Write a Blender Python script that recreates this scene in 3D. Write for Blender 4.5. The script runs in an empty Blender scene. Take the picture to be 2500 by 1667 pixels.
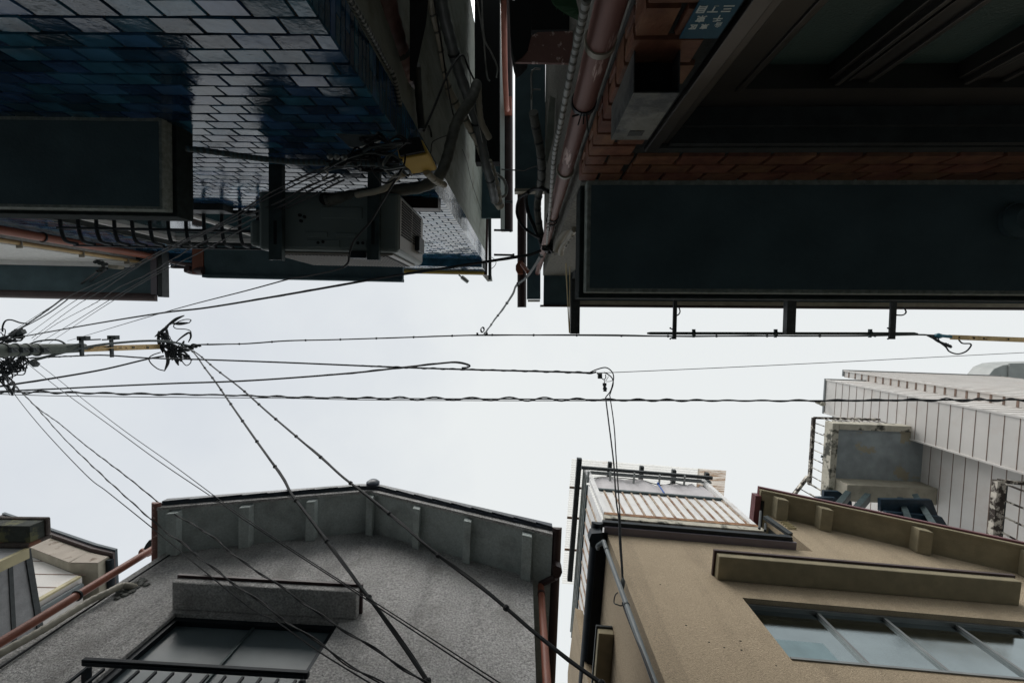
import bpy, bmesh, math, random
from mathutils import Vector, Matrix, Quaternion, noise
random.seed(7)
sc = bpy.context.scene
# ------------------------------------------------------------------ camera
CX, CY, F = 1250.0, 833.5, 1080.0          # photograph pixels (2500 x 1667), focal length in pixels
H = 1.45                                    # camera height above the lane
VX, VY = 1280.0, 785.0                      # where the vertical lines meet
R0 = Matrix(((1, 0, 0), (0, -1, 0), (0, 0, -1)))
vz = (R0 @ Vector((VX - CX, CY - VY, -F))).normalized()
Q = vz.rotation_difference(Vector((0, 0, 1))).to_matrix()
R = Q @ R0
cam = bpy.data.cameras.new('camera')
cam.sensor_width = 36.0
cam.lens = F / 2500.0 * 36.0
cam.clip_start = 0.05
cam.clip_end = 2000
camo = bpy.data.objects.new('camera', cam)
camo.matrix_world = Matrix.Translation((0, 0, H)) @ R.to_4x4()
sc.collection.objects.link(camo)
sc.camera = camo
# ------------------------------------------------------------------ world: overcast sky
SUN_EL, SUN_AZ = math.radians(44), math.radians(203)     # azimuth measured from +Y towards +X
w = bpy.data.worlds.new('World'); sc.world = w; w.use_nodes = True
nt = w.node_tree; nt.nodes.clear()
N = nt.nodes.new; L = nt.links.new
out = N('ShaderNodeOutputWorld'); mixs = N('ShaderNodeMixShader'); b1 = N('ShaderNodeBackground'); b2 = N('ShaderNodeBackground')
sky = N('ShaderNodeTexSky'); sky.sky_type = 'NISHITA'; sky.sun_disc = False
sky.sun_elevation = SUN_EL; sky.sun_rotation = SUN_AZ
b1.inputs[1].default_value = 0.1
L(sky.outputs[0], b1.inputs[0])
tc = N('ShaderNodeTexCoord'); nz = N('ShaderNodeTexNoise'); nz.inputs['Scale'].default_value = 1.9
nz.inputs['Detail'].default_value = 7; nz.inputs['Roughness'].default_value = 0.56
mp = N('ShaderNodeMapping'); mp.inputs['Location'].default_value = (3.1, 1.4, 0.6)
L(tc.outputs['Generated'], mp.inputs[0]); L(mp.outputs[0], nz.inputs['Vector'])
dp = N('ShaderNodeVectorMath'); dp.operation = 'DOT_PRODUCT'; dp.inputs[1].default_value = Vector((-0.62, 0.28, 0.73)).normalized()
L(tc.outputs['Generated'], dp.inputs[0])
mr = N('ShaderNodeMapRange'); mr.inputs[1].default_value = 0.80; mr.inputs[2].default_value = 0.985
mr.inputs[3].default_value = 0.0; mr.inputs[4].default_value = 0.62
L(dp.outputs['Value'], mr.inputs[0])
mn = N('ShaderNodeMapRange'); mn.inputs[1].default_value = 0.36; mn.inputs[2].default_value = 0.72
mn.inputs[3].default_value = -0.30; mn.inputs[4].default_value = 0.26
L(nz.outputs[0], mn.inputs[0])
ad = N('ShaderNodeMath'); ad.operation = 'ADD'; ad.use_clamp = True
L(mr.outputs[0], ad.inputs[0]); L(mn.outputs[0], ad.inputs[1])
rp = N('ShaderNodeValToRGB')
rp.color_ramp.elements[0].color = (0.88, 0.91, 0.91, 1); rp.color_ramp.elements[0].position = 0.0
rp.color_ramp.elements[1].color = (0.66, 0.705, 0.775, 1); rp.color_ramp.elements[1].position = 1.0
L(ad.outputs[0], rp.inputs[0]); L(rp.outputs[0], b2.inputs[0])
# unseen sky glow added round the sun, to light the lower row of houses
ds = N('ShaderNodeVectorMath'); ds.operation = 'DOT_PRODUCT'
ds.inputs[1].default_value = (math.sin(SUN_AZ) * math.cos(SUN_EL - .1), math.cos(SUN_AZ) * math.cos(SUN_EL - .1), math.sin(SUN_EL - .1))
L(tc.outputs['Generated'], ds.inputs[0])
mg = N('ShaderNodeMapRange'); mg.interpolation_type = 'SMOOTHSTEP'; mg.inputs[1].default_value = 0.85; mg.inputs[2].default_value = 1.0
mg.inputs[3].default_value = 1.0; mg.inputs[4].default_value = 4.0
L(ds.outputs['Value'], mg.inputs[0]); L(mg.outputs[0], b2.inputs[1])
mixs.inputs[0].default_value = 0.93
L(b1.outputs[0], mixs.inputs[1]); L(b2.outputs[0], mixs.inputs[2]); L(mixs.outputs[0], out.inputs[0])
sl = bpy.data.lights.new('sun', 'SUN'); sl.energy = 1.5; sl.angle = math.radians(40); sl.color = (1.0, 0.94, 0.88)
so = bpy.data.objects.new('sun', sl)
sd = Vector((math.sin(SUN_AZ) * math.cos(SUN_EL), math.cos(SUN_AZ) * math.cos(SUN_EL), math.sin(SUN_EL)))
so.rotation_euler = sd.to_track_quat('Z', 'Y').to_euler(); so.location = sd * 60
sc.collection.objects.link(so)
sc.view_settings.view_transform = 'Standard'; sc.view_settings.look = 'None'
sc.view_settings.exposure = 0.0; sc.view_settings.gamma = 1.0
sc.cycles.max_bounces = 8; sc.cycles.diffuse_bounces = 6; sc.cycles.glossy_bounces = 4
sc.cycles.transparent_max_bounces = 8
# ------------------------------------------------------------------ helpers
def U(px, py, Z):
    """pixel of the photograph -> point Z metres above the camera"""
    d = R @ Vector((px - CX, CY - py, -F))
    return Vector((d.x / d.z * Z, d.y / d.z * Z, Z))
def D(px, py):
    d = R @ Vector((px - CX, CY - py, -F)); return d / d.z
class Fr:
    """a facade: origin o, t along it, n out of it towards the lane, z up (all heights from the camera)"""
    def __init__(s, o, ang, side):
        s.o = Vector((o[0], o[1], 0)); s.t = Vector((math.cos(ang), math.sin(ang), 0))
        s.n = Vector((-s.t.y, s.t.x, 0)) * side
        s.ang = ang
    def P(s, a, n, z): return s.o + s.t * a + s.n * n + Vector((0, 0, z))
    def wall(s, px, py, n=0.0):
        d = D(px, py); o = s.o + s.n * n
        k = o.dot(s.n) / d.dot(s.n); p = d * k
        return (p - s.o).dot(s.t), p.z
    def side(s, px, py, a=0.0):
        """hit of the pixel's ray with the plane across the facade at a; returns (n, z)"""
        d = D(px, py); o = s.o + s.t * a
        k = o.dot(s.t) / d.dot(s.t); p = d * k
        return (p - s.o).dot(s.n), p.z
    def flat(s, px, py, Z):
        p = U(px, py, Z) - s.o; return p.dot(s.t), p.dot(s.n)
def dirang(a, b):
    p, q = U(a[0], a[1], 4), U(b[0], b[1], 4); return math.atan2(q.y - p.y, q.x - p.x)
WORLD = Fr((0, 0), 0, 1)
class MB:
    def __init__(s): s.v = []; s.f = []
    def add(s, vs, fs):
        b = len(s.v); s.v += [Vector(v) for v in vs]; s.f += [[b + i for i in f] for f in fs]; return s
    def box(s, fr, a0, a1, n0, n1, z0, z1):
        if a0 > a1: a0, a1 = a1, a0
        if n0 > n1: n0, n1 = n1, n0
        if z0 > z1: z0, z1 = z1, z0
        vs = [fr.P(a, n, z) for z in (z0, z1) for n in (n0, n1) for a in (a0, a1)]
        return s.add(vs, [(0, 1, 3, 2), (4, 6, 7, 5), (0, 4, 5, 1), (2, 3, 7, 6), (0, 2, 6, 4), (1, 5, 7, 3)])
    def frust(s, fr, a0, a1, n0, n1, z0, z1, ins, jit=0.0):
        """a tile: base at n0, smaller face at n1, each face corner moved a hair so that tiles catch the light differently"""
        vs = [fr.P(a, n0, z) for z in (z0, z1) for a in (a0, a1)]
        g0, g1, g2 = (random.uniform(-jit, jit) for _ in range(3))
        for z in (0, 1):
            for a in (0, 1):
                vs.append(fr.P((a0 + ins, a1 - ins)[a], n1 + g0 * (a - .5) * 2 + g1 * (z - .5) * 2 + g2 * .3, (z0 + ins, z1 - ins)[z]))
        return s.add(vs, [(0, 1, 3, 2), (4, 6, 7, 5), (0, 4, 5, 1), (2, 3, 7, 6), (0, 2, 6, 4), (1, 5, 7, 3)])
    def prism(s, base, off):
        k = len(base); off = Vector(off); vs = [Vector(p) for p in base] + [Vector(p) + off for p in base]
        fs = [tuple(range(k))[::-1], tuple(range(k, 2 * k))] + [(i, (i + 1) % k, k + (i + 1) % k, k + i) for i in range(k)]
        return s.add(vs, fs)
    def loft(s, A, B):
        k = len(A); return s.add(list(A) + list(B), [tuple(range(k))[::-1], tuple(range(k, 2 * k))] + [(i, (i + 1) % k, k + (i + 1) % k, k + i) for i in range(k)])
    def tube(s, pts, r, seg=8, flat=1.0):
        pts = [Vector(p) for p in pts]
        rs = r if isinstance(r, (list, tuple)) else [r] * len(pts)
        T = []
        for i in range(len(pts)):
            a = pts[max(i - 1, 0)]; b = pts[min(i + 1, len(pts) - 1)]; d = b - a
            T.append(d.normalized() if d.length > 1e-9 else Vector((0, 0, 1)))
        u = T[0].orthogonal().normalized(); vs = []
        for i, p in enumerate(pts):
            u = (u - T[i] * u.dot(T[i])); u = u.normalized() if u.length > 1e-6 else T[i].orthogonal().normalized()
            w2 = T[i].cross(u)
            for k in range(seg):
                a = 2 * math.pi * k / seg; vs.append(p + (u * math.cos(a) + w2 * math.sin(a) * flat) * rs[i])
        fs = []
        for i in range(len(pts) - 1):
            for k in range(seg):
                a = i * seg + k; b = i * seg + (k + 1) % seg; fs.append((a, b, b + seg, a + seg))
        fs.append(tuple(range(seg))[::-1]); fs.append(tuple((len(pts) - 1) * seg + k for k in range(seg)))
        return s.add(vs, fs)
    def rod(s, a, b, w_, h_=None):
        """a square bar between two points"""
        a, b = Vector(a), Vector(b); h_ = h_ or w_; t = (b - a).normalized()
        up = Vector((0, 0, 1)) if abs(t.z) < .9 else Vector((1, 0, 0))
        u = t.cross(up).normalized() * w_ / 2; v = u.cross(t).normalized() * h_ / 2
        A = [a + u + v, a - u + v, a - u - v, a + u - v]; B = [p + (b - a) for p in A]
        return s.loft(A, B)
    def lump(s, p, r, st=(1, 1, 1)):
        p = Vector(p); bm = bmesh.new(); bmesh.ops.create_icosphere(bm, subdivisions=1, radius=1)
        vs = [Vector((v.co.x * r * st[0], v.co.y * r * st[1], v.co.z * r * st[2])) + p for v in bm.verts]
        fs = [[v.index for v in f.verts] for f in bm.faces]; bm.free(); return s.add(vs, fs)
    def disc(s, a, b, r, seg=20, r2=None):
        return s.tube([a, b], [r, r if r2 is None else r2], seg)
    def half_round(s, fr_pts, r, seg=8, up=Vector((0, 0, 1)), open_top=True, th=.004):
        """a gutter: half round trough from point a to b, open to the sky"""
        a, b = map(Vector, fr_pts); t = (b - a).normalized(); u = t.cross(up).normalized()
        prof = []
        for k in range(seg + 1):
            an = math.pi + math.pi * k / seg; prof.append(u * math.cos(an) * r + up * math.sin(an) * r)
        for k in range(seg, -1, -1):
            an = math.pi + math.pi * k / seg; prof.append(u * math.cos(an) * (r - th) + up * math.sin(an) * (r - th))
        A = [a + p for p in prof]; B = [b + p for p in prof]
        s.loft(A, B)
        cap = [a + u * math.cos(math.pi + math.pi * k / seg) * r + up * math.sin(math.pi + math.pi * k / seg) * r for k in range(seg + 1)]
        s.prism(cap, t * th); s.prism([c + (b - a) for c in cap], -t * th)
        return s
def mkobj(name, mb, mat, parent=None, smooth=False, bevel=0.0, origin=None):
    me = bpy.data.meshes.new(name)
    if parent is not None: org = Vector(parent['_o'])
    elif origin is not None: org = Vector(origin)
    else:
        xs = mb.v; org = Vector(((min(v.x for v in xs) + max(v.x for v in xs)) / 2, (min(v.y for v in xs) + max(v.y for v in xs)) / 2, min(v.z for v in xs)))
    me.from_pydata([tuple(v - org) for v in mb.v], [], mb.f); me.update()
    bm = bmesh.new(); bm.from_mesh(me); bmesh.ops.recalc_face_normals(bm, faces=bm.faces); bm.to_mesh(me); bm.free()
    me.materials.append(mat)
    if smooth:
        for p in me.polygons: p.use_smooth = True
        if hasattr(me, 'set_sharp_from_angle'): me.set_sharp_from_angle(angle=math.radians(50))
    o = bpy.data.objects.new(name, me)
    sc.collection.objects.link(o)
    if parent is not None:
        o.parent = parent; o['_o'] = tuple(org)
    else: o.location = org + Vector((0, 0, H)); o['_o'] = tuple(org)
    if bevel > 0:
        m = o.modifiers.new('bevel', 'BEVEL'); m.width = bevel; m.segments = 2; m.limit_method = 'ANGLE'
    return o
def thing(name, label, cat, loc, group=None):
    o = bpy.data.objects.new(name, None); sc.collection.objects.link(o); o.empty_display_size = .1
    o.location = Vector(loc) + Vector((0, 0, H)); o['_o'] = tuple(loc); o['label'] = label; o['category'] = cat
    if group: o['group'] = group
    return o
def part(name, mb, mat, parent, smooth=False, bevel=0.0, label=None, kind=None):
    o = mkobj(name, mb, mat, parent, smooth, bevel)
    if label: o['label'] = label
    if kind: o['kind'] = kind
    return o
def single(name, mb, mat, label, cat, group=None, smooth=False, bevel=0.0, kind=None):
    o = mkobj(name, mb, mat, None, smooth, bevel)
    if kind: o['kind'] = kind
    if label: o['label'] = label
    if cat: o['category'] = cat
    if group: o['group'] = group
    return o
# ------------------------------------------------------------------ materials
MATS = {}
def mat(name, col, rough=0.6, var=0.12, vscale=6.0, bump=0.0, bscale=60.0, metal=0.0, spec=0.28, island=0.0, hue=.025, stain=None, sscale=2.0,
        sthr=(0.5, 0.62), coat=0.0, trans=0.0, bdist=0.01, rvar=0.0, detail=5.0, stretch=None, alpha=None, streak=0.0, stks=7.0):
    m = bpy.data.materials.new(name); m.use_nodes = True; t = m.node_tree; b = t.nodes['Principled BSDF']
    b.inputs['Roughness'].default_value = rough; b.inputs['Metallic'].default_value = metal
    b.inputs['Specular IOR Level'].default_value = spec
    if coat: b.inputs['Coat Weight'].default_value = coat; b.inputs['Coat Roughness'].default_value = .05
    if trans: b.inputs['Transmission Weight'].default_value = trans
    g = t.nodes.new('ShaderNodeNewGeometry'); src = g.outputs['Position']
    if stretch:
        mpn = t.nodes.new('ShaderNodeMapping'); mpn.inputs['Scale'].default_value = stretch; t.links.new(src, mpn.inputs[0]); src = mpn.outputs[0]
    n = t.nodes.new('ShaderNodeTexNoise'); n.inputs['Scale'].default_value = vscale; n.inputs['Detail'].default_value = detail
    t.links.new(src, n.inputs['Vector'])
    r = t.nodes.new('ShaderNodeValToRGB'); c = Vector(col)
    r.color_ramp.elements[0].position = .3; r.color_ramp.elements[1].position = .7
    lo = c * (1 - var); hi = c * (1 + var)
    r.color_ramp.elements[0].color = (*lo, 1); r.color_ramp.elements[1].color = (*hi, 1)
    t.links.new(n.outputs['Fac'], r.inputs[0]); colout = r.outputs[0]
    if stain:
        n2 = t.nodes.new('ShaderNodeTexNoise'); n2.inputs['Scale'].default_value = sscale; n2.inputs['Detail'].default_value = 8; n2.inputs['Roughness'].default_value = .62
        t.links.new(src, n2.inputs['Vector'])
        mr2 = t.nodes.new('ShaderNodeMapRange'); mr2.inputs[1].default_value = sthr[0]; mr2.inputs[2].default_value = sthr[1]
        t.links.new(n2.outputs['Fac'], mr2.inputs[0])
        mx = t.nodes.new('ShaderNodeMix'); mx.data_type = 'RGBA'; t.links.new(mr2.outputs[0], mx.inputs[0])
        t.links.new(colout, mx.inputs[6]); mx.inputs[7].default_value = (*stain, 1); colout = mx.outputs[2]
    if streak:
        mps = t.nodes.new('ShaderNodeMapping'); mps.inputs['Scale'].default_value = (stks, stks, stks * .05); t.links.new(g.outputs['Position'], mps.inputs[0])
        ns = t.nodes.new('ShaderNodeTexNoise'); ns.inputs['Scale'].default_value = 1.0; ns.inputs['Detail'].default_value = 6; ns.inputs['Roughness'].default_value = .65
        t.links.new(mps.outputs[0], ns.inputs['Vector']); mrs = t.nodes.new('ShaderNodeMapRange'); mrs.inputs[1].default_value = .5; mrs.inputs[2].default_value = .78
        mrs.inputs[3].default_value = 1.0; mrs.inputs[4].default_value = 1 - streak; t.links.new(ns.outputs['Fac'], mrs.inputs[0])
        vm = t.nodes.new('ShaderNodeVectorMath'); vm.operation = 'SCALE'; t.links.new(colout, vm.inputs[0]); t.links.new(mrs.outputs[0], vm.inputs['Scale']); colout = vm.outputs[0]
    if island:
        hs = t.nodes.new('ShaderNodeHueSaturation'); mr3 = t.nodes.new('ShaderNodeMapRange'); mr3.inputs[3].default_value = 1 - island; mr3.inputs[4].default_value = 1 + island
        t.links.new(g.outputs['Random Per Island'], mr3.inputs[0]); t.links.new(mr3.outputs[0], hs.inputs['Value']); t.links.new(colout, hs.inputs['Color'])
        mr4 = t.nodes.new('ShaderNodeMapRange'); mr4.inputs[3].default_value = .495 - hue; mr4.inputs[4].default_value = .505 + hue * .5
        mlt = t.nodes.new('ShaderNodeMath'); mlt.operation = 'MULTIPLY'; mlt.inputs[1].default_value = 7.13
        frc = t.nodes.new('ShaderNodeMath'); frc.operation = 'FRACT'
        t.links.new(g.outputs['Random Per Island'], mlt.inputs[0]); t.links.new(mlt.outputs[0], frc.inputs[0]); t.links.new(frc.outputs[0], mr4.inputs[0]); t.links.new(mr4.outputs[0], hs.inputs['Hue'])
        colout = hs.outputs[0]
    t.links.new(colout, b.inputs['Base Color'])
    if bump:
        n3 = t.nodes.new('ShaderNodeTexNoise'); n3.inputs['Scale'].default_value = bscale; n3.inputs['Detail'].default_value = 6
        n3.inputs['Roughness'].default_value = .6
        t.links.new(src, n3.inputs['Vector']); bp = t.nodes.new('ShaderNodeBump'); bp.inputs['Strength'].default_value = bump; bp.inputs['Distance'].default_value = bdist
        t.links.new(n3.outputs['Fac'], bp.inputs['Height']); t.links.new(bp.outputs[0], b.inputs['Normal'])
        if rvar:
            mr5 = t.nodes.new('ShaderNodeMapRange'); mr5.inputs[3].default_value = max(rough - rvar, .02); mr5.inputs[4].default_value = rough + rvar
            t.links.new(n.outputs['Fac'], mr5.inputs[0]); t.links.new(mr5.outputs[0], b.inputs['Roughness'])
    MATS[name] = m; return m
M = dict(
    blue=mat('glazed_blue_tile', (.020, .062, .125), .045, .45, 9, .5, 22, island=.6, spec=.5, bdist=.003, rvar=.02),
    grout=mat('dark_grout', (.035, .04, .04), .9, .2, 20, .4, 150),
    orange=mat('orange_brick_tile', (.135, .058, .036), .5, .25, 40, .3, 160, island=.22, hue=.006, bdist=.003, stain=(.25, .13, .07), sscale=14, sthr=(.45, .75)),
    mortarb=mat('rough_side_mortar', (.19, .19, .17), .9, .35, 70, 1.0, 90, bdist=.01),
    bigbrown=mat('old_brown_pipe', (.15, .085, .08), .5, .2, 6, stain=(.09, .05, .05), sscale=8),
    mortar=mat('grey_mortar', (.25, .275, .245), .85, .25, 5, .5, 70, stain=(.15, .15, .125), sscale=5, sthr=(.5, .7), streak=.4, stks=9),
    stucco=mat('grey_spray_stucco', (.47, .46, .45), .85, .42, 58, 1.0, 75, streak=.4, stks=3.0, bdist=.02, stain=(.25, .24, .225), sscale=3.2, sthr=(.48, .85)),
    eavep=mat('grey_eave_plaster', (.43, .475, .46), .85, .14, 50, .6, 90, bdist=.01, stain=(.20, .21, .20), sscale=3, sthr=(.5, .8), streak=.2, stks=4),
    beige=mat('beige_stucco', (.345, .275, .19), .85, .22, 80, streak=.3, stks=3.5, bump=.9, bscale=110, bdist=.012, stain=(.285, .225, .155), sscale=2.5, sthr=(.5, .9)),
    beigetrim=mat('beige_painted_trim', (.22, .19, .125), .8, .12, 8, .3, 90, stain=(.27, .23, .15), sscale=4, sthr=(.55, .8)),
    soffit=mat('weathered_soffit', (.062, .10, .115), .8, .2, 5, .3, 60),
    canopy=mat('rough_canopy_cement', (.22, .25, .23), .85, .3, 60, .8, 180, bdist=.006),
    black=mat('black_metal', (.012, .017, .022), .5, .3, 9, .1, 40, metal=.3),
    iron=mat('dark_iron', (.03, .036, .038), .5, .3, 20, .2, 60),
    steel=mat('galvanised_steel', (.30, .32, .31), .42, .25, 14, .15, 60, metal=.6),
    steel2=mat('dull_green_steel', (.045, .065, .068), .5, .3, 14, .15, 60, metal=.3),
    alu=mat('bronze_aluminium', (.10, .095, .09), .32, .25, 4, .05, 30, metal=.75),
    alug=mat('grey_aluminium', (.20, .21, .21), .35, .15, 4, .05, 30, metal=.6),
    glass=mat('dark_window_glass', (.012, .03, .036), .05, .2, 3, .25, 60, spec=.8, bdist=.0006),
    glasspat=mat('patterned_frosted_glass', (.06, .10, .09), .2, .2, 3, .7, 200, spec=.45, bdist=.0014),
    glasse=mat('frosted_pale_glass', (.11, .14, .15), .3, .12, 3, .6, 220, spec=.22, bdist=.001),
    glassb=mat('reflective_window_glass', (.27, .315, .325), .05, .1, 3, .3, 120, metal=1.0, bdist=.0006),
    brown=mat('brown_pvc', (.21, .11, .095), .5, .2, 6, .15, 50, spec=.15, stain=(.62, .46, .42), sscale=30, sthr=(.60, .64), stretch=(1, 1, .14)),
    redbrown=mat('terracotta_pvc', (.23, .08, .05), .45, .15, 6, .05, 50, stain=(.14, .06, .045), sscale=6, sthr=(.6, .8)),
    darkbrown=mat('dark_brown_metal', (.05, .03, .03), .45, .25, 8, .1, 40),
    pinkpipe=mat('salmon_pvc', (.42, .15, .11), .5, .15, 6),
    cream=mat('cream_pvc', (.31, .29, .235), .5, .15, 10, .1, 60, stain=(.22, .2, .16), sscale=8, sthr=(.55, .8)),
    greypipe=mat('grey_pvc', (.10, .115, .12), .45, .15, 8, .05, 60),
    tape=mat('taped_insulation', (.10, .105, .095), .7, .3, 20, .6, 60, bdist=.004),
    white=mat('white_paint', (.70, .69, .66), .6, .08, 5, .1, 60),
    lime=mat('white_rough_plaster', (.62, .62, .60), .9, .15, 30, .8, 160),
    offw=mat('weathered_white_panel', (.86, .85, .84), .6, .08, 3, .08, 60, stain=(.42, .38, .33), sscale=3, sthr=(.58, .85)),
    siding=mat('pinkish_white_siding', (.56, .535, .51), .7, .07, 1.2, .25, 60, stain=(.48, .41, .37), sscale=1.3, sthr=(.52, .85)),
    joint=mat('siding_joint', (.19, .135, .11), .9, .3, 5),
    rib=mat('rust_streaked_rib', (.40, .33, .26), .7, .2, 10, stain=(.22, .12, .07), sscale=9, sthr=(.45, .6)),
    verge=mat('cracked_verge_paint', (.34, .295, .25), .8, .1, 4, .2, 60, stain=(.16, .12, .09), sscale=6, sthr=(.57, .63)),
    rtrans=mat('rusty_corrugated_sheet', (.70, .64, .57), .6, .1, 6, stain=(.34, .22, .14), sscale=3, sthr=(.52, .60), stretch=(.6, 7, 1)),
    beam=mat('cement_beam', (.33, .30, .24), .85, .15, 4, .3, 60, stain=(.26, .24, .19), sscale=3, sthr=(.5, .65)),
    rust=mat('rusted_steel', (.30, .17, .09), .8, .3, 10, .4, 80, stain=(.11, .05, .03), sscale=9, sthr=(.42, .62)),
    rustw=mat('peeling_painted_rail', (.50, .46, .40), .7, .2, 10, .5, 80, stain=(.045, .035, .03), sscale=8, sthr=(.44, .52)),
    concrete=mat('stained_concrete', (.27, .30, .31), .9, .2, 3, .5, 50, stain=(.31, .28, .21), sscale=.9, sthr=(.54, .57), streak=.0),
    concreted=mat('mossy_concrete_edge', (.45, .42, .35), .9, .25, 4, .6, 50, stain=(.06, .06, .05), sscale=4, sthr=(.5, .6)),
    tarp=mat('white_tarpaulin', (.62, .59, .60), .55, .07, 4, .3, 10, bdist=.02),
    tarpb=mat('blue_tarp_cord', (.03, .10, .35), .6),
    roughblack=mat('rough_black_edge', (.02, .028, .028), .9, .3, 30, .5, 120, spec=.1),
    ductm=mat('pale_duct_metal', (.36, .37, .36), .5, .1, 4),
    trans=mat('translucent_corrugated_sheet', (.78, .77, .74), .4, .05, 6, .1, 30, stain=(.5, .35, .24), sscale=1.4, sthr=(.66, .74)),
    purple=mat('mauve_grey_flashing', (.16, .14, .16), .4, .1, 4),
    maroon=mat('maroon_metal_verge', (.12, .035, .042), .35, .2, 5),
    rooft=mat('blue_black_roof_tile', (.035, .045, .06), .3, .3, 8, .1, 30, island=.2),
    cable=mat('black_cable_sheath', (.008, .010, .012), .65, .2, 20),
    cableg=mat('grey_cable_sheath', (.045, .055, .055), .5, .2, 20),
    cord=mat('pale_grey_cord', (.25, .26, .25), .5, .2, 20),
    poleg=mat('pole_concrete', (.075, .085, .075), .85, .2, 6, .3, 60, stain=(.06, .06, .055), sscale=4, sthr=(.5, .7)),
    yarm=mat('yellowish_steel_arm', (.42, .30, .15), .5, .2, 8, .2, 60, stain=(.14, .08, .04), sscale=10, sthr=(.58, .7)),
    ybox=mat('yellowed_plastic', (.44, .30, .075), .7, .12, 5, spec=.08),
    ac=mat('grey_enamel', (.15, .185, .18), .45, .12, 4, .05, 40),
    accl=mat('beige_enamel', (.20, .19, .165), .4, .1, 4),
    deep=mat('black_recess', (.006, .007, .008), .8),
    plate=mat('blue_address_enamel', (.012, .085, .14), .5, .1, 5),
    ink=mat('white_enamel_lettering', (.62, .68, .66), .4, .05, 5),
    leaf=mat('green_leaf', (.03, .10, .045), .45, .3, 10),
    metalbox=mat('brushed_zinc', (.17, .18, .17), .45, .35, 18, .3, 60, metal=.5, stain=(.06, .07, .075), sscale=9, sthr=(.5, .62)),
    asphalt=mat('asphalt', (.27, .295, .30), .9, .2, 30, .5, 200),
    creamtrim=mat('aged_cream_trim', (.40, .35, .21), .5, .12, 5, stain=(.27, .23, .14), sscale=4, sthr=(.5, .7)),
    wood=mat('pale_wood', (.42, .36, .22), .7, .2, 10),
)
def catmull(pts, n=8):
    pts = [Vector(p) for p in pts]
    if len(pts) < 3: return pts
    P = [pts[0] * 2 - pts[1]] + pts + [pts[-1] * 2 - pts[-2]]; o = []
    for i in range(1, len(P) - 2):
        a, b, c, d = P[i - 1:i + 3]
        for k in range(n):
            t = k / n; o.append(.5 * ((2 * b) + (c - a) * t + (2 * a - 5 * b + 4 * c - d) * t * t + (3 * b - a - 3 * c + d) * t ** 3))
    o.append(pts[-1]); return o
def pxline(px, Z0, Z1):
    """pixels along a taut line whose ends are Z0 and Z1 above the camera -> points in space"""
    ds = [0]
    for a, b in zip(px, px[1:]): ds.append(ds[-1] + math.hypot(b[0] - a[0], b[1] - a[1]))
    return [U(p[0], p[1], 1 / (1 / Z0 + (1 / Z1 - 1 / Z0) * d / ds[-1])) for p, d in zip(px, ds)]
def transmat(name, col, tr):
    m = bpy.data.materials[name]; t = m.node_tree; b = t.nodes['Principled BSDF']; o = t.nodes['Material Output']
    tl = t.nodes.new('ShaderNodeBsdfTranslucent'); mx = t.nodes.new('ShaderNodeMixShader'); mx.inputs[0].default_value = tr
    src = b.inputs['Base Color'].links[0].from_socket; t.links.new(src, tl.inputs[0])
    t.links.new(b.outputs[0], mx.inputs[1]); t.links.new(tl.outputs[0], mx.inputs[2]); t.links.new(mx.outputs[0], o.inputs[0])
transmat('translucent_corrugated_sheet', None, .75); transmat('white_tarpaulin', None, .35); transmat('rusty_corrugated_sheet', None, .6); transmat('weathered_white_panel', None, .3)
GZ = -H
# ------------------------------------------------------------------ ground
g = MB(); g.box(WORLD, -150, 150, -150, 150, GZ - .2, GZ)
single('ground', g, M['asphalt'], None, None, kind='structure')
def tiles(mb, fr, s0, s1, z0, z1, n, pw, ph, gap, th, ins, jit, skip=None, from_right=True, top_anchor=False, half0=0):
    """running bond from the corner s1 (or s0) leftwards"""
    rows = int(round((z1 - z0) / ph))
    for r in range(rows):
        za = z1 - (r + 1) * ph if top_anchor else z0 + r * ph
        zb = za + ph - gap
        x = 0.0; first = True; Ln = s1 - s0
        while x < Ln - .01:
            wd = pw * .5 if (first and (r + half0) % 2) else pw
            wd = min(wd, Ln - x)
            a0, a1 = (s1 - x - wd + gap, s1 - x) if from_right else (s0 + x, s0 + x + wd - gap)
            first = False; x += wd
            if a1 - a0 < .012: continue
            if skip and skip(a0, a1, za, zb): continue
            mb.frust(fr, a0, a1, n, n + th, za, zb, ins, jit)
# ================================================================== A: blue tiled house
angA = dirang((0, 26.8), (700, 30.7))
d = D(1178, 635); oA = d * (-.792 / d.y); FA = Fr((oA.x, oA.y), angA, 1)
_, ztA = FA.wall(1150, 633)
LA = 4.5; DEP = 2.15
A = thing('blue_tiled_house', 'house faced in glossy dark blue tiles, with a grey mortar side wall', 'house', tuple(FA.P(-2, -1, GZ)))
# openings: upstairs window behind the guard rail
wsA0, wzA1 = FA.flat(240, 603, FA.wall(560, 603)[1])[0], FA.wall(560, 603)[1]
wsA1 = FA.wall(627, 535)[0]; wsA0 = FA.wall(203, 531, -.07)[0] - .03; wzA0 = FA.wall(560, 508)[1]
b = MB()
def wallholes(b, fr, s0, s1, z0, topf, th, holes, n0=0.0, brk=()):
    cuts = sorted(set([s0, s1] + [c for h in holes for c in h[:2] if s0 < c < s1] + [c for c in brk if s0 < c < s1]))
    for a, c in zip(cuts, cuts[1:]):
        m = (a + c) / 2; hs = sorted([h for h in holes if h[0] < m < h[1]], key=lambda h: h[2]); z = z0
        for h in hs:
            b.box(fr, a, c, n0 - th, n0, z, h[2]); z = h[3]
        b.prism([fr.P(a, n0, z), fr.P(c, n0, z), fr.P(c, n0, topf(c)), fr.P(a, n0, topf(a))], fr.n * -th)
wallholes(b, FA, -LA, -.004, GZ, lambda s: ztA, .14, [(wsA0, wsA1, wzA0, wzA1)])
part('wall', b, M['grout'], A, label='front wall with dark grout')
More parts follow.
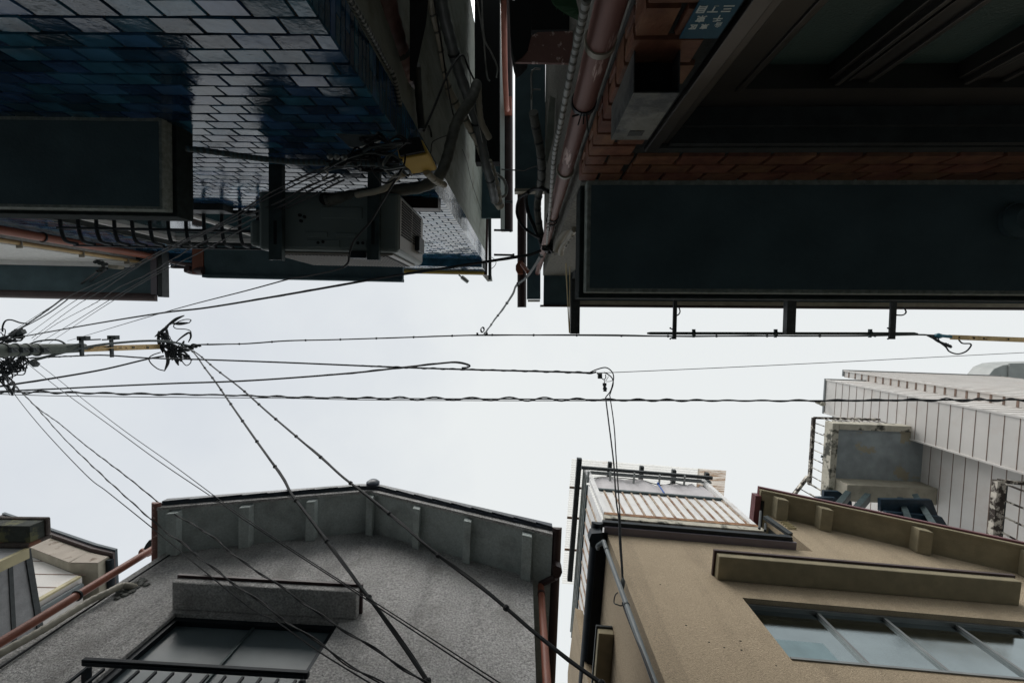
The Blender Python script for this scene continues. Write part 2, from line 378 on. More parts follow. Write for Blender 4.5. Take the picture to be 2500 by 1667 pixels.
b = MB(); b.box(FA, -.142, -.006, -DEP, -.142, GZ, ztA + .5); b.box(FA, -LA, -.15, -DEP, -DEP + .14, GZ, ztA + .5); b.box(FA, -LA, -LA + .14, -DEP + .15, -.15, GZ, ztA + .5)
b.box(FA, -LA + .14, -.15, -DEP + .14, -.15, 1.5, 1.6)
part('side_wall', b, M['mortar'], A, label='cracked grey mortar side wall')
b = MB()
hole = lambda a0, a1, za, zb: a1 > wsA0 - .02 and a0 < wsA1 + .02 and zb > wzA0 - .02 and za < wzA1 + .02
tiles(b, FA, -LA, .006, .22, ztA - .02, 0, .116, .068, .008, .007, .0018, .0011, hole)
part('tile_facing', b, M['blue'], A)
FAs = Fr(tuple(FA.P(.0, 0, 0).xy), angA - math.pi / 2, 1)      # side face of the same house, running back from the corner
b = MB(); tiles(b, FAs, 0.0, .165, .22, ztA + .4, 0, .165, .034, .004, .006, .0006, .00012, from_right=False)
part('corner_tiles', b, M['blue'], A, label='dark blue edge tiles returning round the corner')
# crown of the wall: projecting band, parapet, coping
npj = FA.flat(1100, 652, ztA)[1]; zpar = FA.wall(1150, 664, npj)[1]
b = MB(); b.box(FA, -LA, .0, 0, npj - .012, ztA, ztA + .05); part('band', b, M['blue'], A)
b = MB(); b.box(FA, -LA, .0, -.14, npj - .012, ztA + .052, zpar); part('parapet', b, M['grout'], A)
b = MB(); tiles(b, FA, -LA, 0.0, ztA + .004, zpar - .01, npj - .012, .116, .068, .008, .007, .0022, .0006); part('parapet_tiles', b, M['blue'], A)
b = MB(); b.box(FA, -LA, .022, -DEP, npj + .035, zpar + .002, zpar + .06); part('roof', b, M['darkbrown'], A, bevel=.004)
b = MB(); b.box(FA, -1.2, -.02, npj - .003, npj + .03, zpar - .055, zpar - .004); part('stained_gutter_board', b, M['ybox'], A)
# side eave strip, fascia and side gutter
zg = 5.5
def yz(px, py, Z): p = U(px, py, Z); return p.x, p.y
x0, y0 = yz(1222, 560, zg); x1, _ = yz(1232, 560, zg)
q = MB(); q.box(WORLD, FA.P(0, 0, 0).x - .0, x0 - .002, -6, y0 - .15, zg + .05, zg + .09); part('side_soffit', q, M['soffit'], A)
b = MB(); b.box(WORLD, x0, x1, -6, y0, zg, zg + .16)
part('side_fascia', b, M['white'], A)
b = MB(); gx = (yz(1231, 400, zg)[0] + yz(1252, 400, zg)[0]) / 2
b.half_round([(gx, y0 + .02, zg + .05), (gx, -6, zg + .05)], .052); part('side_gutter', b, M['darkbrown'], A, smooth=True)
b = MB(); b.box(WORLD, gx - .045, gx + .045, yz(1240, 283, zg)[1], yz(1240, 252, zg)[1], zg - .16, zg - .003)
p_ = U(1236, 262, zg - .16); b.tube(catmull([U(1238, 268, 5.2), U(1236, 250, 5.0), U(1232, 150, 4.6), U(1229, -30, 4.0)]), .03, 10)
part('salmon_downpipe', b, M['pinkpipe'], A, smooth=True)
b = MB(); b.box(WORLD, yz(1193, 690, 5.95)[0], yz(1200, 690, 5.95)[0], -2.6, yz(1196, 684, 5.95)[1], 5.9, 5.96)
part('side_verge', b, M['iron'], A)
# dark awning over the side passage
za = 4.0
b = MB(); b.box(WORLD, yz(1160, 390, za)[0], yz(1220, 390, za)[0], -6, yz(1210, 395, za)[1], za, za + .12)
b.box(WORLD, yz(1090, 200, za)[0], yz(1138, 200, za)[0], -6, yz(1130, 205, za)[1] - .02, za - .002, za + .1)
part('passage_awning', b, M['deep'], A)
b = MB()
for zz in (1.2,):
    b.box(WORLD, yz(1200, 385, za)[0], yz(1216, 385, za)[0], yz(1200, 397, za)[1], yz(1200, 395, za)[1], za, za + .1)
# rods over the passage
for (xa, ya, xb) in ((1234, 492, 1252), (1206, 562, 1249), (1206, 622, 1256)):
    r = MB(); r.tube([U(xa, ya, 5.3), U(xb, ya + 1, 5.3)], .013, 8); r.tube([U(xb - 5, ya + 1, 5.3), U(xb, ya + 1, 5.3)], .02, 8)
    part('bracket_rod', r, M['iron'], A, smooth=True)
# upstairs window: frame, panes, stiles
def window(fr, s0, s1, z0, z1, rec, stiles, parent, frame_m, glass_m, fw=.045, sill=.03, name='window', sw=.022, sm=None, pd=0.0):
    f = MB()
    f.box(fr, s0, s1, -rec - .05, -rec + .02, z1 - fw, z1); f.box(fr, s0, s1, -rec - .05, .012, z0, z0 + fw * .8)
    f.box(fr, s0, s0 + fw, -rec - .05, -rec + .02, z0 + fw * .8, z1 - fw); f.box(fr, s1 - fw, s1, -rec - .05, -rec + .02, z0 + fw * .8, z1 - fw)
    o = part(name, f, frame_m, parent)
    xs = [s0 + fw] + list(stiles) + [s1 - fw]
    for i, s in enumerate(stiles):
        q = MB(); off = -rec + (.012 if i % 2 else .004); q.box(fr, s - sw, s + sw, off - .03, off, z0 + fw * .8, z1 - fw); part('stile', q, sm or frame_m, o)
    for i, (a, c) in enumerate(zip(xs, xs[1:])):
        q = MB(); q.box(fr, a, c, -rec - pd - .03 + (.012 if i % 2 else 0), -rec - pd - .024 + (.012 if i % 2 else 0), z0 + fw * .8, z1 - fw); part('pane', q, glass_m, o)
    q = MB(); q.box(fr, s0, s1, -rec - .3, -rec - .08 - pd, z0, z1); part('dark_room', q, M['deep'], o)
    return o
window(FA, wsA0, wsA1, wzA0, wzA1, .07, [FA.wall(482, 534, -.07)[0]], A, M['offw'], M['glass'])
# hood over that window
zh = FA.wall(700, 603)[1]; s0, _ = FA.flat(498, 640, zh); s1, n1 = FA.flat(983, 684, zh)
b = MB(); b.box(FA, s0, s1, .001, n1, zh, zh + .05); b.box(FA, s0 - .0, s1 + .0, n1 - .012, n1 + .02, zh - .035, zh + .065)
part('window_hood', b, M['soffit'], A)
b = MB(); b.box(FA, s0 - .13, s0 - .002, .03, n1 - .02, zh - .01, zh + .07); part('hood_end', b, M['redbrown'], A)
b = MB(); b.tube(catmull([U(455, 655, zh), U(470, 660, zh + .05), U(500, 662, zh)]), .05, 10); part('gutter_outlet', b, M['darkbrown'], A, smooth=True)
# guard rail in front of that window
zr = FA.wall(500, 507)[1]
GR = thing('window_guard_rail', 'black iron guard rail with curved bars below the upstairs window of the blue house', 'guard rail', tuple(FA.P(-2.6, .1, zr)))
ra, na = FA.flat(140, 556, zr); rb, _ = FA.flat(634, 558, zr)
b = MB(); b.tube([FA.P(ra, na, zr), FA.P(rb, na, zr)], .011, 8); b.tube([FA.P(ra + .04, .03, zr), FA.P(rb, .03, zr)], .016, 8)
part('long_rod', b, M['black'], GR, smooth=True)
b = MB(); b.tube([FA.P(ra, na + .11, zr + .12), FA.P(rb, na + .11, zr + .12)], .008, 8); part('top_rail', b, M['black'], GR, smooth=True)
for k in range(12):
    px = 148 + 43.8 * k
    sA, nn = FA.flat(px, 535, zr); q = MB()
    q.tube(catmull([FA.P(sA, .0, zr), FA.P(sA, .06, zr - .004), FA.P(sA, na - .0, zr), FA.P(sA, na + .075, zr + .02), FA.P(sA, na + .095, zr + .05), FA.P(sA, na + .098, zr + .09), FA.P(sA, na + .098, zr + .12)], 4), .0125, 7)
    part('bar', q, M['black'], GR, smooth=True)
# sill beam beneath window
b = MB(); b.box(FA, wsA0 - .2, wsA1 + .06, .008, .05, wzA0 - .14, wzA0 - .03); part('window_sill', b, M['iron'], A)
# second narrow window head seen above the pipe, right of the air conditioner
zw = FA.wall(960, 480)[1]
b = MB(); b.box(FA, FA.wall(930, 485)[0], FA.wall(1072, 485)[0], .006, .07, zw, zw + .09); part('vent_cover', b, M['darkbrown'], A)
# entrance canopy, left
def canopy(fr, s0, s1, n, z, h1, h2, owner, capm, label):
    c = MB(); c.box(fr, s0, s1, .001, n, z, z + h1); part('slab', c, M['canopy'], owner, bevel=.004)
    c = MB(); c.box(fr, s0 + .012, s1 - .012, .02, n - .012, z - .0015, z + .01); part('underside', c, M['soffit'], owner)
    c = MB(); c.box(fr, s0 - .014, s1 + .014, .001, n + .014, z + h1 + .001, z + h1 + h2); part('cap', c, capm, owner, bevel=.004)
zc = FA.wall(397, 285)[1]
CA = thing('entrance_canopy', 'short dark cement canopy projecting from the blue tiled wall', 'canopy', tuple(FA.P(-2.5, .1, zc)))
s1, n1 = FA.flat(397, 512, zc)
canopy(FA, -3.9, s1, n1, zc, .055, .095, CA, M['roughblack'], '')
# ================================================================== air conditioner on the blue wall
Z0 = 2.3
AC = thing('air_conditioner', 'outdoor air conditioner unit hung on the blue tiled wall on two brackets', 'air conditioner', tuple(U(800, 560, Z0)))
s0, nf = FA.flat(630, 616, Z0); s1, nb = FA.flat(974, 470, Z0)
nf = FA.flat(974, 616, Z0)[1]; hgt = .55
b = MB(); b.box(FA, s0, s1, nb, nf, Z0, Z0 + hgt); part('casing', b, M['ac'], AC, bevel=.018)
b = MB()
for (pa, pb) in (((785, 505), (885, 535)), ((745, 565), (800, 580)), ((820, 568), (870, 580)), ((750, 585), (830, 605)), ((850, 585), (895, 607))):
    a0, n0 = FA.flat(pa[0], pa[1], Z0); a1, n1_ = FA.flat(pb[0], pb[1], Z0); b.box(FA, a0, a1, n0, n1_, Z0 - .006, Z0 + .001)
part('base_pressing', b, M['ac'], AC, bevel=.003)
b = MB()
for px, py in ((733, 526), (744, 530), (736, 540), (778, 593), (790, 591), (875, 594), (887, 594)):
    p = U(px, py, Z0); b.disc(p + Vector((0, 0, .002)), p - Vector((0, 0, .009)), .008, 10)
part('drain_holes', b, M['deep'], AC, kind='stuff')
b = MB(); p = U(798, 487, Z0); b.disc(p, p - Vector((0, 0, .02)), .033, 20); part('pipe_grommet', b, M['deep'], AC)
# side grille: vertical slots on the right face
b = MB(); b.box(FA, s1 - .004, s1 + .003, nb + .02, nf - .02, Z0 + .02, Z0 + hgt - .02); part('side_panel', b, M['accl'], AC)
for z0_, z1_ in ((.045, .25), (.27, .47)):
    gq = MB()
    k = nb + .03
    while k < nf - .1:
        gq.box(FA, s1 + .001, s1 + .006, k, k + .0085, Z0 + z0_, Z0 + z1_); k += .0145
    part('side_grille', gq, M['deep'], AC)
b = MB(); b.box(FA, s1 + .003, s1 + .03, nf - .15, nf - .06, Z0 + .33, Z0 + .47); part('valve_cover', b, M['iron'], AC, bevel=.008)
# front grille
b = MB(); b.box(FA, s0 + .04, s1 - .04, nf + .001, nf + .012, Z0 + .04, Z0 + hgt - .03); part('front_panel', b, M['accl'], AC, bevel=.006)
b = MB(); k = s0 + .06
while k < s1 - .09:
    b.box(FA, k, k + .004, nf + .0146, nf + .0176, Z0 + .06, Z0 + hgt - .05); k += .019
part('front_grille', b, M['accl'], AC)
b = MB(); b.box(FA, s0 + .05, s1 - .07, nf + .0122, nf + .0145, Z0 + .05, Z0 + hgt - .04); part('grille_backing', b, M['deep'], AC)
b = MB(); b.box(FA, FA.flat(853, 637, Z0)[0], FA.flat(895, 637, Z0)[0], nf - .0, nf + .035, Z0 - .012, Z0 + .03); part('cable_clamp', b, M['black'], AC, bevel=.004)
for px0, px1 in ((657, 689), (897, 925)):
    a0, _ = FA.flat(px0, 560, Z0 - .03); a1, nn = FA.flat(px1, 635, Z0 - .03)
    q = MB(); q.box(FA, a0, a1, .0, nn, Z0 - .034, Z0 - .028); q.box(FA, a0, a0 + .005, .0, nn, Z0 - .0275, Z0 - .002); q.box(FA, a1 - .005, a1, .0, nn, Z0 - .0275, Z0 - .002)
    part('wall_bracket', q, M['steel2'], AC)
    q = MB(); q.box(FA, (a0 + a1) / 2 - .008, (a0 + a1) / 2 + .008, nn - .2, nn - .08, Z0 - .0355, Z0 - .0345); part('bracket_slot', q, M['deep'], AC)
b = MB(); p0 = FA.P(s0 - .05, nf - .11, Z0 + .22); b.box(FA, s0 - .062, s0 - .001, nf - .16, nf - .02, Z0 + .02, Z0 + .2); part('side_handle', b, M['ac'], AC, bevel=.02)
# refrigerant lines
def pipe(name, px, r, m, label, cat, n=8, seg=10, group=None, wob=0):
    pts = catmull([U(*p) for p in px], n); b = MB(); b.tube(pts, r, seg)
    return single(name, b, m, label, cat, group, smooth=True)
pipe('insulated_pipe', [(795, 492, 2.3), (830, 484, 2.32), (890, 474, 2.36), (960, 465, 2.4), (1030, 456, 2.42), (1070, 432, 2.45), (1090, 390, 2.5), (1104, 335, 2.55), (1118, 292, 2.6), (1148, 248, 2.65), (1165, 205, 2.75)], [.032] * 100, M['tape'], 'thick taped black pipe curving from behind the air conditioner up the side wall', 'pipe') if False else None
def tubething(name, px, r, m, label, cat, group=None, n=8, seg=10, ribs=None, ribm=None):
    pts = catmull([U(*p) for p in px], n); t = thing(name, label, cat, tuple(pts[0]), group)
    rr = [r * (1 + .05 * math.sin(i * 1.7)) for i in range(len(pts))]
    b = MB(); b.tube(pts, rr, seg); part('pipe', b, m, t, smooth=True)
    if ribs:
        acc = 0; 
        for a, c in zip(pts, pts[1:]):
            acc += (c - a).length
            if acc > ribs:
                acc = 0; dd = (c - a).normalized() * min(.006, ribs * .3); q = MB(); q.tube([a - dd, a + dd], r * 1.1, seg); part('band', q, ribm or m, t, smooth=True)
    return t
tubething('insulated_pipe', [(795, 492, 2.30), (830, 484, 2.31), (890, 474, 2.34), (960, 465, 2.38), (1030, 456, 2.42), (1070, 432, 2.45), (1090, 390, 2.5), (1104, 335, 2.55), (1118, 292, 2.6), (1148, 248, 2.65), (1165, 205, 2.75)], .031, M['tape'], 'thick taped black pipe curving from behind the air conditioner up the side wall', 'pipe', seg=12)
tubething('insulated_pipe', [(870, 476, 2.25), (935, 462, 2.2), (965, 435, 2.15), (985, 424, 2.1)], .016, M['cream'], 'short pale pipe joining the air conditioner pipe to the yellow box', 'pipe')
tubething('insulated_pipe', [(1040, 420, 2.1), (1062, 440, 2.2), (1085, 452, 2.3)], .016, M['cream'], 'short ribbed pale pipe right of the yellow box', 'pipe', ribs=.02)
# corrugated conduit along the blue wall
pz = FA.wall(500, 370)[1]
cpt = [(455, 363), (520, 371), (600, 383), (700, 394), (800, 398), (900, 399), (975, 405)]
tubething('corrugated_conduit', [(x, y, 1.66 + .08 * i / 6) for i, (x, y) in enumerate(cpt)], .0105, M['cableg'], 'grey corrugated conduit running across the blue tiles to the cable bundle', 'conduit', ribs=.016, ribm=M['soffit'])
# yellow terminal box at the corner
Zb = 1.92
TB = thing('terminal_box', 'yellowed plastic telephone box at the corner of the blue house', 'terminal box', tuple(U(1008, 385, Zb)))
def qbox(pxs, Z, h): return [U(x, y, Z) for x, y in pxs], Vector((0, 0, h))
base, off = qbox([(968, 352), (1030, 340), (1045, 372), (1040, 378), (978, 388), (973, 384)], Zb, .2)
b = MB(); b.prism(base, off); part('cover', b, M['ybox'], TB, bevel=.006)
b = MB(); base2 = [U(x, y, Zb - .022) for x, y in [(966, 345), (1024, 334), (1036, 368), (976, 380)]]; b.prism(base2, Vector((0, 0, .02))); part('open_base', b, M['deep'], TB)
b = MB(); base2 = [U(x, y, Zb + .03) for x, y in [(976, 386.5), (1044, 376.5), (1044, 378.5), (976, 388.5)]]; b.prism(base2, Vector((0, 0, .006))); part('lid_seam', b, M['cream'], TB)
# cast plate with cable clamps beside it
b = MB(); base2 = [U(x, y, 1.80) for x, y in [(818, 326), (935, 330), (925, 345), (868, 362), (852, 358)]]; b.prism(base2, Vector((0, 0, .012)))
single('mounting_plate', b, M['metalbox'], 'pale metal plate behind the cable tangle on the blue wall', 'plate')
# cable tangle between wall and box
def tangle(name, label, specs, r, m, seed, seg=5, cat='cables'):
    rnd = random.Random(seed); b = MB()
    for (xa, ya, xb, yb, Z, amp, cnt) in specs:
        for i in range(cnt):
            pts = []
            k = rnd.randint(4, 6)
            for j in range(k):
                t = j / (k - 1); e = math.sin(math.pi * t)
                pts.append(U(xa + (xb - xa) * t + rnd.uniform(-1, 1) * amp * (.35 + e), ya + (yb - ya) * t + rnd.uniform(-1, 1) * amp * (.35 + e), Z + rnd.uniform(-.05, .05)))
            b.tube(catmull(pts, 6), r * rnd.choice((.6, .8, 1, 1.5)), seg)
    return single(name, b, m, label, cat, smooth=True, kind='stuff')
tangle('cable_tangle', 'tangle of black cables between the blue wall and the yellow box', [(800, 400, 985, 350, 1.72, 16, 9), (850, 390, 975, 395, 1.74, 20, 7), (880, 340, 1000, 345, 1.75, 14, 6)], .0045, M['cable'], 3)
tangle('cable_tangle', 'loops of grey cable hanging beside the yellow box', [(785, 420, 985, 350, 1.70, 14, 3), (905, 345, 985, 400, 1.72, 24, 3), (930, 400, 1000, 425, 1.9, 14, 3)], .0035, M['cableg'], 5)
pipe('cable_loop', [(912, 345, 1.7), (903, 385, 1.72), (912, 420, 1.75), (935, 446, 1.8), (960, 440, 1.8), (985, 405, 1.8), (990, 378, 1.8)], .0036, M['cable'], 'black cable loop drooping left of the yellow box', 'cable')
pipe('cable_loop', [(945, 380, 1.7), (935, 405, 1.72), (955, 430, 1.75), (975, 428, 1.8), (985, 400, 1.8)], .003, M['cord'], 'thin grey cable loop beside the yellow box', 'cable')
pipe('cable_loop', [(786, 438, 1.75), (800, 425, 1.75), (793, 412, 1.72), (810, 404, 1.72), (860, 398, 1.72), (878, 385, 1.72)], .0035, M['cord'], 'pale bent cable end left of the cable tangle', 'cable')
for i, (x, y) in enumerate(((806, 383), (822, 383), (840, 384))):
    q = MB(); q.lump(U(x, y, 1.62), .013, (1, 1, .8)); single('cable_cleat', q, M['metalbox'], ('leftmost' if i == 0 else 'middle' if i == 1 else 'rightmost') + ' of three pale round cleats under the conduit', 'cleat', 'cable cleats')
# ---- pipes on the side wall of A
BP = tubething('brown_downpipe', [(905, -160, 1.5), (938, 10, 1.75), (960, 90, 1.9), (980, 150, 2.02), (992, 178, 2.1), (998, 196, 2.2)], .050, M['bigbrown'], 'fat dark brown pipe ending in a rounded elbow beside the blue corner', 'pipe', seg=16)
q = MB(); a, c = U(968, 120, 1.96), U(972, 133, 1.98); q.tube([a, c], .056, 16); part('collar', q, M['iron'], BP, smooth=True)
tubething('corrugated_conduit', [(848, -10, 1.3), (880, 40, 1.4), (905, 85, 1.5), (945, 160, 1.75), (962, 190, 1.8), (978, 260, 1.9)], .009, M['cableg'], 'thin ribbed conduit running along the fat brown pipe', 'conduit', ribs=.013, ribm=M['cord'])
b = MB(); b.loft([U(x, y, 1.85) for x, y in ((1000, -40), (1050, -40), (1040, 60), (1012, 190), (1008, 200), (1000, 196))], [U(x, y, 1.95) for x, y in ((1000, -40), (1050, -40), (1040, 60), (1012, 190), (1008, 200), (1000, 196))])
single('black_duct', b, M['deep'], 'black tapering duct above the fat brown pipe', 'duct')
tubething('black_conduit', [(1018, 160, 2.05), (1022, 230, 2.15), (1028, 300, 2.2), (1030, 318, 2.2)], .018, M['iron'], 'straight black conduit on the mortar wall above the yellow box', 'conduit')
tubething('white_pipe', [(1046, -60, 2.3), (1052, 20, 2.5), (1068, 90, 2.7), (1080, 170, 2.9), (1098, 225, 3.05), (1135, 290, 3.2), (1165, 345, 3.4), (1180, 385, 3.55), (1196, 410, 3.6)], .027, M['cream'], 'taped cream pipe, left of two running up the mortar side wall', 'pipe', 'cream pipes on the side wall', ribs=.11, ribm=M['tape'])
tubething('white_pipe', [(1068, -60, 2.3), (1082, 30, 2.5), (1100, 100, 2.7), (1122, 180, 2.9), (1148, 250, 3.1), (1172, 330, 3.3), (1186, 400, 3.5), (1200, 450, 3.7), (1208, 490, 3.9)], .036, M['greypipe'], 'smooth grey pipe, right of two running up the mortar side wall', 'pipe', 'cream pipes on the side wall', ribs=.5, ribm=M['black'])
tubething('white_pipe', [(1168, 210, 3.0), (1170, 260, 3.1), (1176, 300, 3.2), (1195, 338, 3.3)], .022, M['cream'], 'short cream pipe stub under the passage awning', 'pipe')
tubething('white_pipe', [(1190, 395, 3.9), (1203, 430, 4.0), (1212, 470, 4.1), (1216, 492, 4.15), (1222, 505, 4.2)], .042, M['cream'], 'thick cream pipe end bending at the top of the side wall', 'pipe', ribs=.07, ribm=M['cord'])
pipe('loop_hose', [(1212, 424, 4.2), (1230, 440, 4.2), (1237, 462, 4.2), (1233, 477, 4.2), (1222, 482, 4.2)], .014, M['cord'], 'pale hose loop against the sky slit', 'hose')
for i, pts in enumerate(([(1034, 320, 2.2), (1060, 262, 2.3), (1090, 188, 2.4), (1112, 150, 2.5), (1130, 136, 2.6), (1145, 170, 2.7), (1160, 200, 2.8)],
            [(1060, 0, 2.2), (1075, 90, 2.4), (1090, 190, 2.6), (1102, 260, 2.8), (1114, 308, 2.9)],
            [(1165, 0, 2.6), (1180, 90, 2.8), (1186, 160, 3.0), (1190, 190, 3.0), (1196, 198, 3.0)],
            [(1176, 0, 2.6), (1178, 50, 2.8), (1184, 100, 3.0), (1200, 130, 3.1), (1214, 165, 3.2), (1212, 190, 3.2)],
            [(1142, 128, 2.8), (1155, 250, 3.0), (1168, 300, 3.1), (1178, 348, 3.3)])):
    pipe('thin_wire', pts, (.006, .005, .0055, .0055, .003)[i], M['cable'] if i < 2 else M['cord'],
         ('black wire slanting up from the yellow box across the mortar wall', 'thin black wire straight down the mortar wall', 'pale wire hanging straight under the passage awning', 'pale forked wire curling under the passage awning', 'fine pale wire beside the grey pipe')[i], 'wire')
# cracks in the mortar: shallow dark lines
def sidept(px, py, off=.004):
    n, z = FAs.wall(px, py); return FAs.P(n, off, z)
b = MB(); b.tube(catmull([sidept(*p) for p in ((1049, 385), (1050, 372), (1053, 350), (1062, 342), (1078, 335), (1092, 330), (1113, 320))], 4), .003, 5)
b.tube(catmull([sidept(*p) for p in ((1128, 365), (1140, 400), (1152, 450), (1180, 530))], 4), .002, 5)
b.tube(catmull([sidept(*p) for p in ((1045, 308), (1050, 320), (1052, 335))], 4), .005, 5)
part('crack', b, M['deep'], A)
# ================================================================== B: orange tiled house
angB = dirang((1423, 436), (2500, 435))
d = D(1419, 436); oB = d * (-.4357 / d.y); FB = Fr((oB.x, oB.y), angB, 1)
B = thing('orange_tiled_house', 'house with orange brick tiles round its glazed door, and stucco above the canopy', 'house', tuple(FB.P(2, -1, GZ)))
zcB = FB.wall(1500, 436)[1]
js, jz = FB.wall(1820, 1)[0], FB.wall(1700, 362)[1]
LB = 5.2; DB = 3.2
NB = .004; ztB = FB.wall(1400, 672)[1]; LBU = LB
b = MB(); wallholes(b, FB, .004, LB, GZ, lambda s: zcB + .02, .1, [(js, LB - .3, GZ - .001, jz)], 0)
part('wall', b, M['grout'], B)
b = MB(); b.box(FB, .002, LB, -.1, .004, zcB + .021, ztB); b.box(FB, .006, .1, -DB, -.101, GZ, ztB); b.box(FB, .1, LB, -DB, -DB + .1, GZ, ztB); b.box(FB, LB - .1, LB, -DB + .1, -.101, GZ, ztB)
part('stucco_wall', b, M['mortarb'], B)
b = MB()
tiles(b, FB, -.008, js - .006, .16 + .0, zcB, 0, .116, .068, .009, .009, .0013, .0006, None, from_right=False, top_anchor=True, half0=1)
tiles(b, FB, js - .006, LB, jz + .01, zcB, 0, .116, .068, .009, .009, .0013, .0006, None, from_right=False, top_anchor=True)
part('tile_facing', b, M['orange'], B)
FBs = Fr(tuple(FB.P(0, 0, 0).xy), angB - math.pi / 2, -1)
b = MB(); tiles(b, FBs, 0.0, .054, .16, zcB, 0, .054, .068, .009, .008, .0015, .0005, from_right=False, top_anchor=True)
part('corner_tiles', b, M['orange'], B, label='narrow orange tiles returning round the corner')
# door
rec = -.115
DO = part('sliding_door', MB().box(FB, js, LB - .3, rec - .05, rec + .03, jz - .115, jz - .001), M['alu'], B, label='bronze aluminium door with dark patterned panes')
def dv(px0, py0, n): return FB.wall(px0, py0, n)[0]
bars = [(js + .001, FB.wall(1979, 0, rec)[0])]
bars += [(FB.wall(2247, 0, rec)[0], FB.wall(2396, 0, rec)[0]), (FB.wall(2500, 87, rec)[0], FB.wall(2500, 162, rec)[0])]
w_ = bars[2][0] - bars[1][1]; bw = bars[1][1] - bars[1][0]
s = bars[2][1]
while s + w_ + bw < LB - .3: bars.append((s + w_, s + w_ + bw)); s = s + w_ + bw
for i, (a0, a1) in enumerate(bars):
    q = MB(); q.box(FB, a0, a1, rec - .05, rec + (.012 if i else .035), GZ + .05, jz - .116)
    q.box(FB, a0 + .012, a0 + .022, rec - .05, rec + (.026 if i else .05), GZ + .05, jz - .118); q.box(FB, a1 - .02, a1 - .008, rec - .05, rec + (.02 if i else .04), GZ + .05, jz - .118)
    if i: q.box(FB, a0 + .04, a0 + .046, rec - .04, rec + .017, GZ + .05, jz - .118)
    part('stile', q, M['alu'], DO, bevel=.0015)
for i, (u_, v_) in enumerate(zip(bars, bars[1:])):
    q = MB(); q.box(FB, u_[1], v_[0], rec - .03, rec - .022, GZ + .05, jz - .116); part('pane', q, M['glasspat'], DO)
q = MB(); q.box(FB, js + .002, js + .03, rec + .04, .012, GZ + .02, jz - .003); q.box(FB, js + .031, js + .06, rec + .04, -.01, GZ + .02, jz - .003); part('door_jamb', q, M['alu'], B, bevel=.002)
q = MB(); q.box(FB, js + .062, LB - .3, rec + .032, -.004, jz - .02, jz - .002); q.box(FB, js + .062, LB - .3, rec + .031, -.04, jz - .035, jz - .021); part('door_head', q, M['iron'], B)
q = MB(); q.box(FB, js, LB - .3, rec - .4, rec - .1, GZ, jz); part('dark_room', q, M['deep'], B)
# canopy B
CB = thing('entrance_canopy', 'long dark cement canopy over the glazed door of the orange tiled house', 'canopy', tuple(FB.P(2.5, .1, zcB)))
s0, n1 = FB.flat(1430, 713, zcB)
canopy(FB, s0, LB, n1, zcB, .06, .11, CB, M['roughblack'], '')
q = MB(); p = U(2480, 540, zcB); q.disc(p - Vector((0, 0, .012)), p + Vector((0, 0, .02)), .055, 24); q.disc(p - Vector((0, 0, .035)), p - Vector((0, 0, .012)), .035, 24, .05)
single('downlight', q, M['soffit'], 'dark round light fitting under the long canopy at the right edge', 'light', smooth=True)
# address plate: 台東区 / 千束 / 三丁目, read from the lane
PL = thing('address_plate', 'blue enamel street address plate on the orange tiles', 'address plate', tuple(FB.P(.2, 0, .65)))
pz1 = FB.wall(1690, 74)[1]; ps0, _ = FB.wall(1670, 74, .012); ps1 = FB.wall(1765, 74, .012)[0]; pz0 = FB.wall(1750, 5)[1] - .075
q = MB(); q.box(FB, ps0, ps1, .0095, .0125, pz0, pz1); part('plate', q, M['plate'], PL)
mid = (ps0 + ps1) / 2; pw = ps1 - ps0
fnt = None
def txt(ch, s_, z_, size, fr, n_, parent, m, name='lettering', rotup=True):
    cu = bpy.data.curves.new(name, 'FONT'); cu.body = ch; cu.size = size; cu.align_x = 'CENTER'; cu.align_y = 'CENTER'; cu.extrude = .0004; cu.offset = .0003
    to = bpy.data.objects.new('tmp_text', cu); sc.collection.objects.link(to); bpy.context.view_layer.update()
    dg = bpy.context.evaluated_depsgraph_get(); me = bpy.data.meshes.new_from_object(to.evaluated_get(dg)); bpy.data.objects.remove(to); bpy.data.curves.remove(cu)
    # viewer stands in the lane: right hand is -t for the upper houses
    X = -fr.t if fr.n.y > 0 else fr.t; Y = Vector((0, 0, 1)); org = Vector(parent['_o'])
    for v in me.vertices:
        v.co = fr.P(s_, n_, z_) + X * v.co.x + Y * v.co.y + fr.n * v.co.z - org
    me.materials.clear(); me.materials.append(m); me.name = name
    o = bpy.data.objects.new(name, me); sc.collection.objects.link(o); o.parent = parent; o['_o'] = tuple(org); return o
def zat(px, py): return FB.wall(px, py, .0125)
for ch, px, py, sz in (('台', 1754, 60, .0115), ('東', 1720, 64, .0115), ('区', 1693, 65, .0115), ('千', 1754, 44, .0145), ('束', 1712, 45, .0145), ('三', 1777, 20, .0165), ('丁', 1744, 21, .0165), ('目', 1714, 22, .0165)):
    s_, z_ = zat(px, py); txt(ch, s_, z_, sz * .95, FB, .0128, PL, M['ink'])
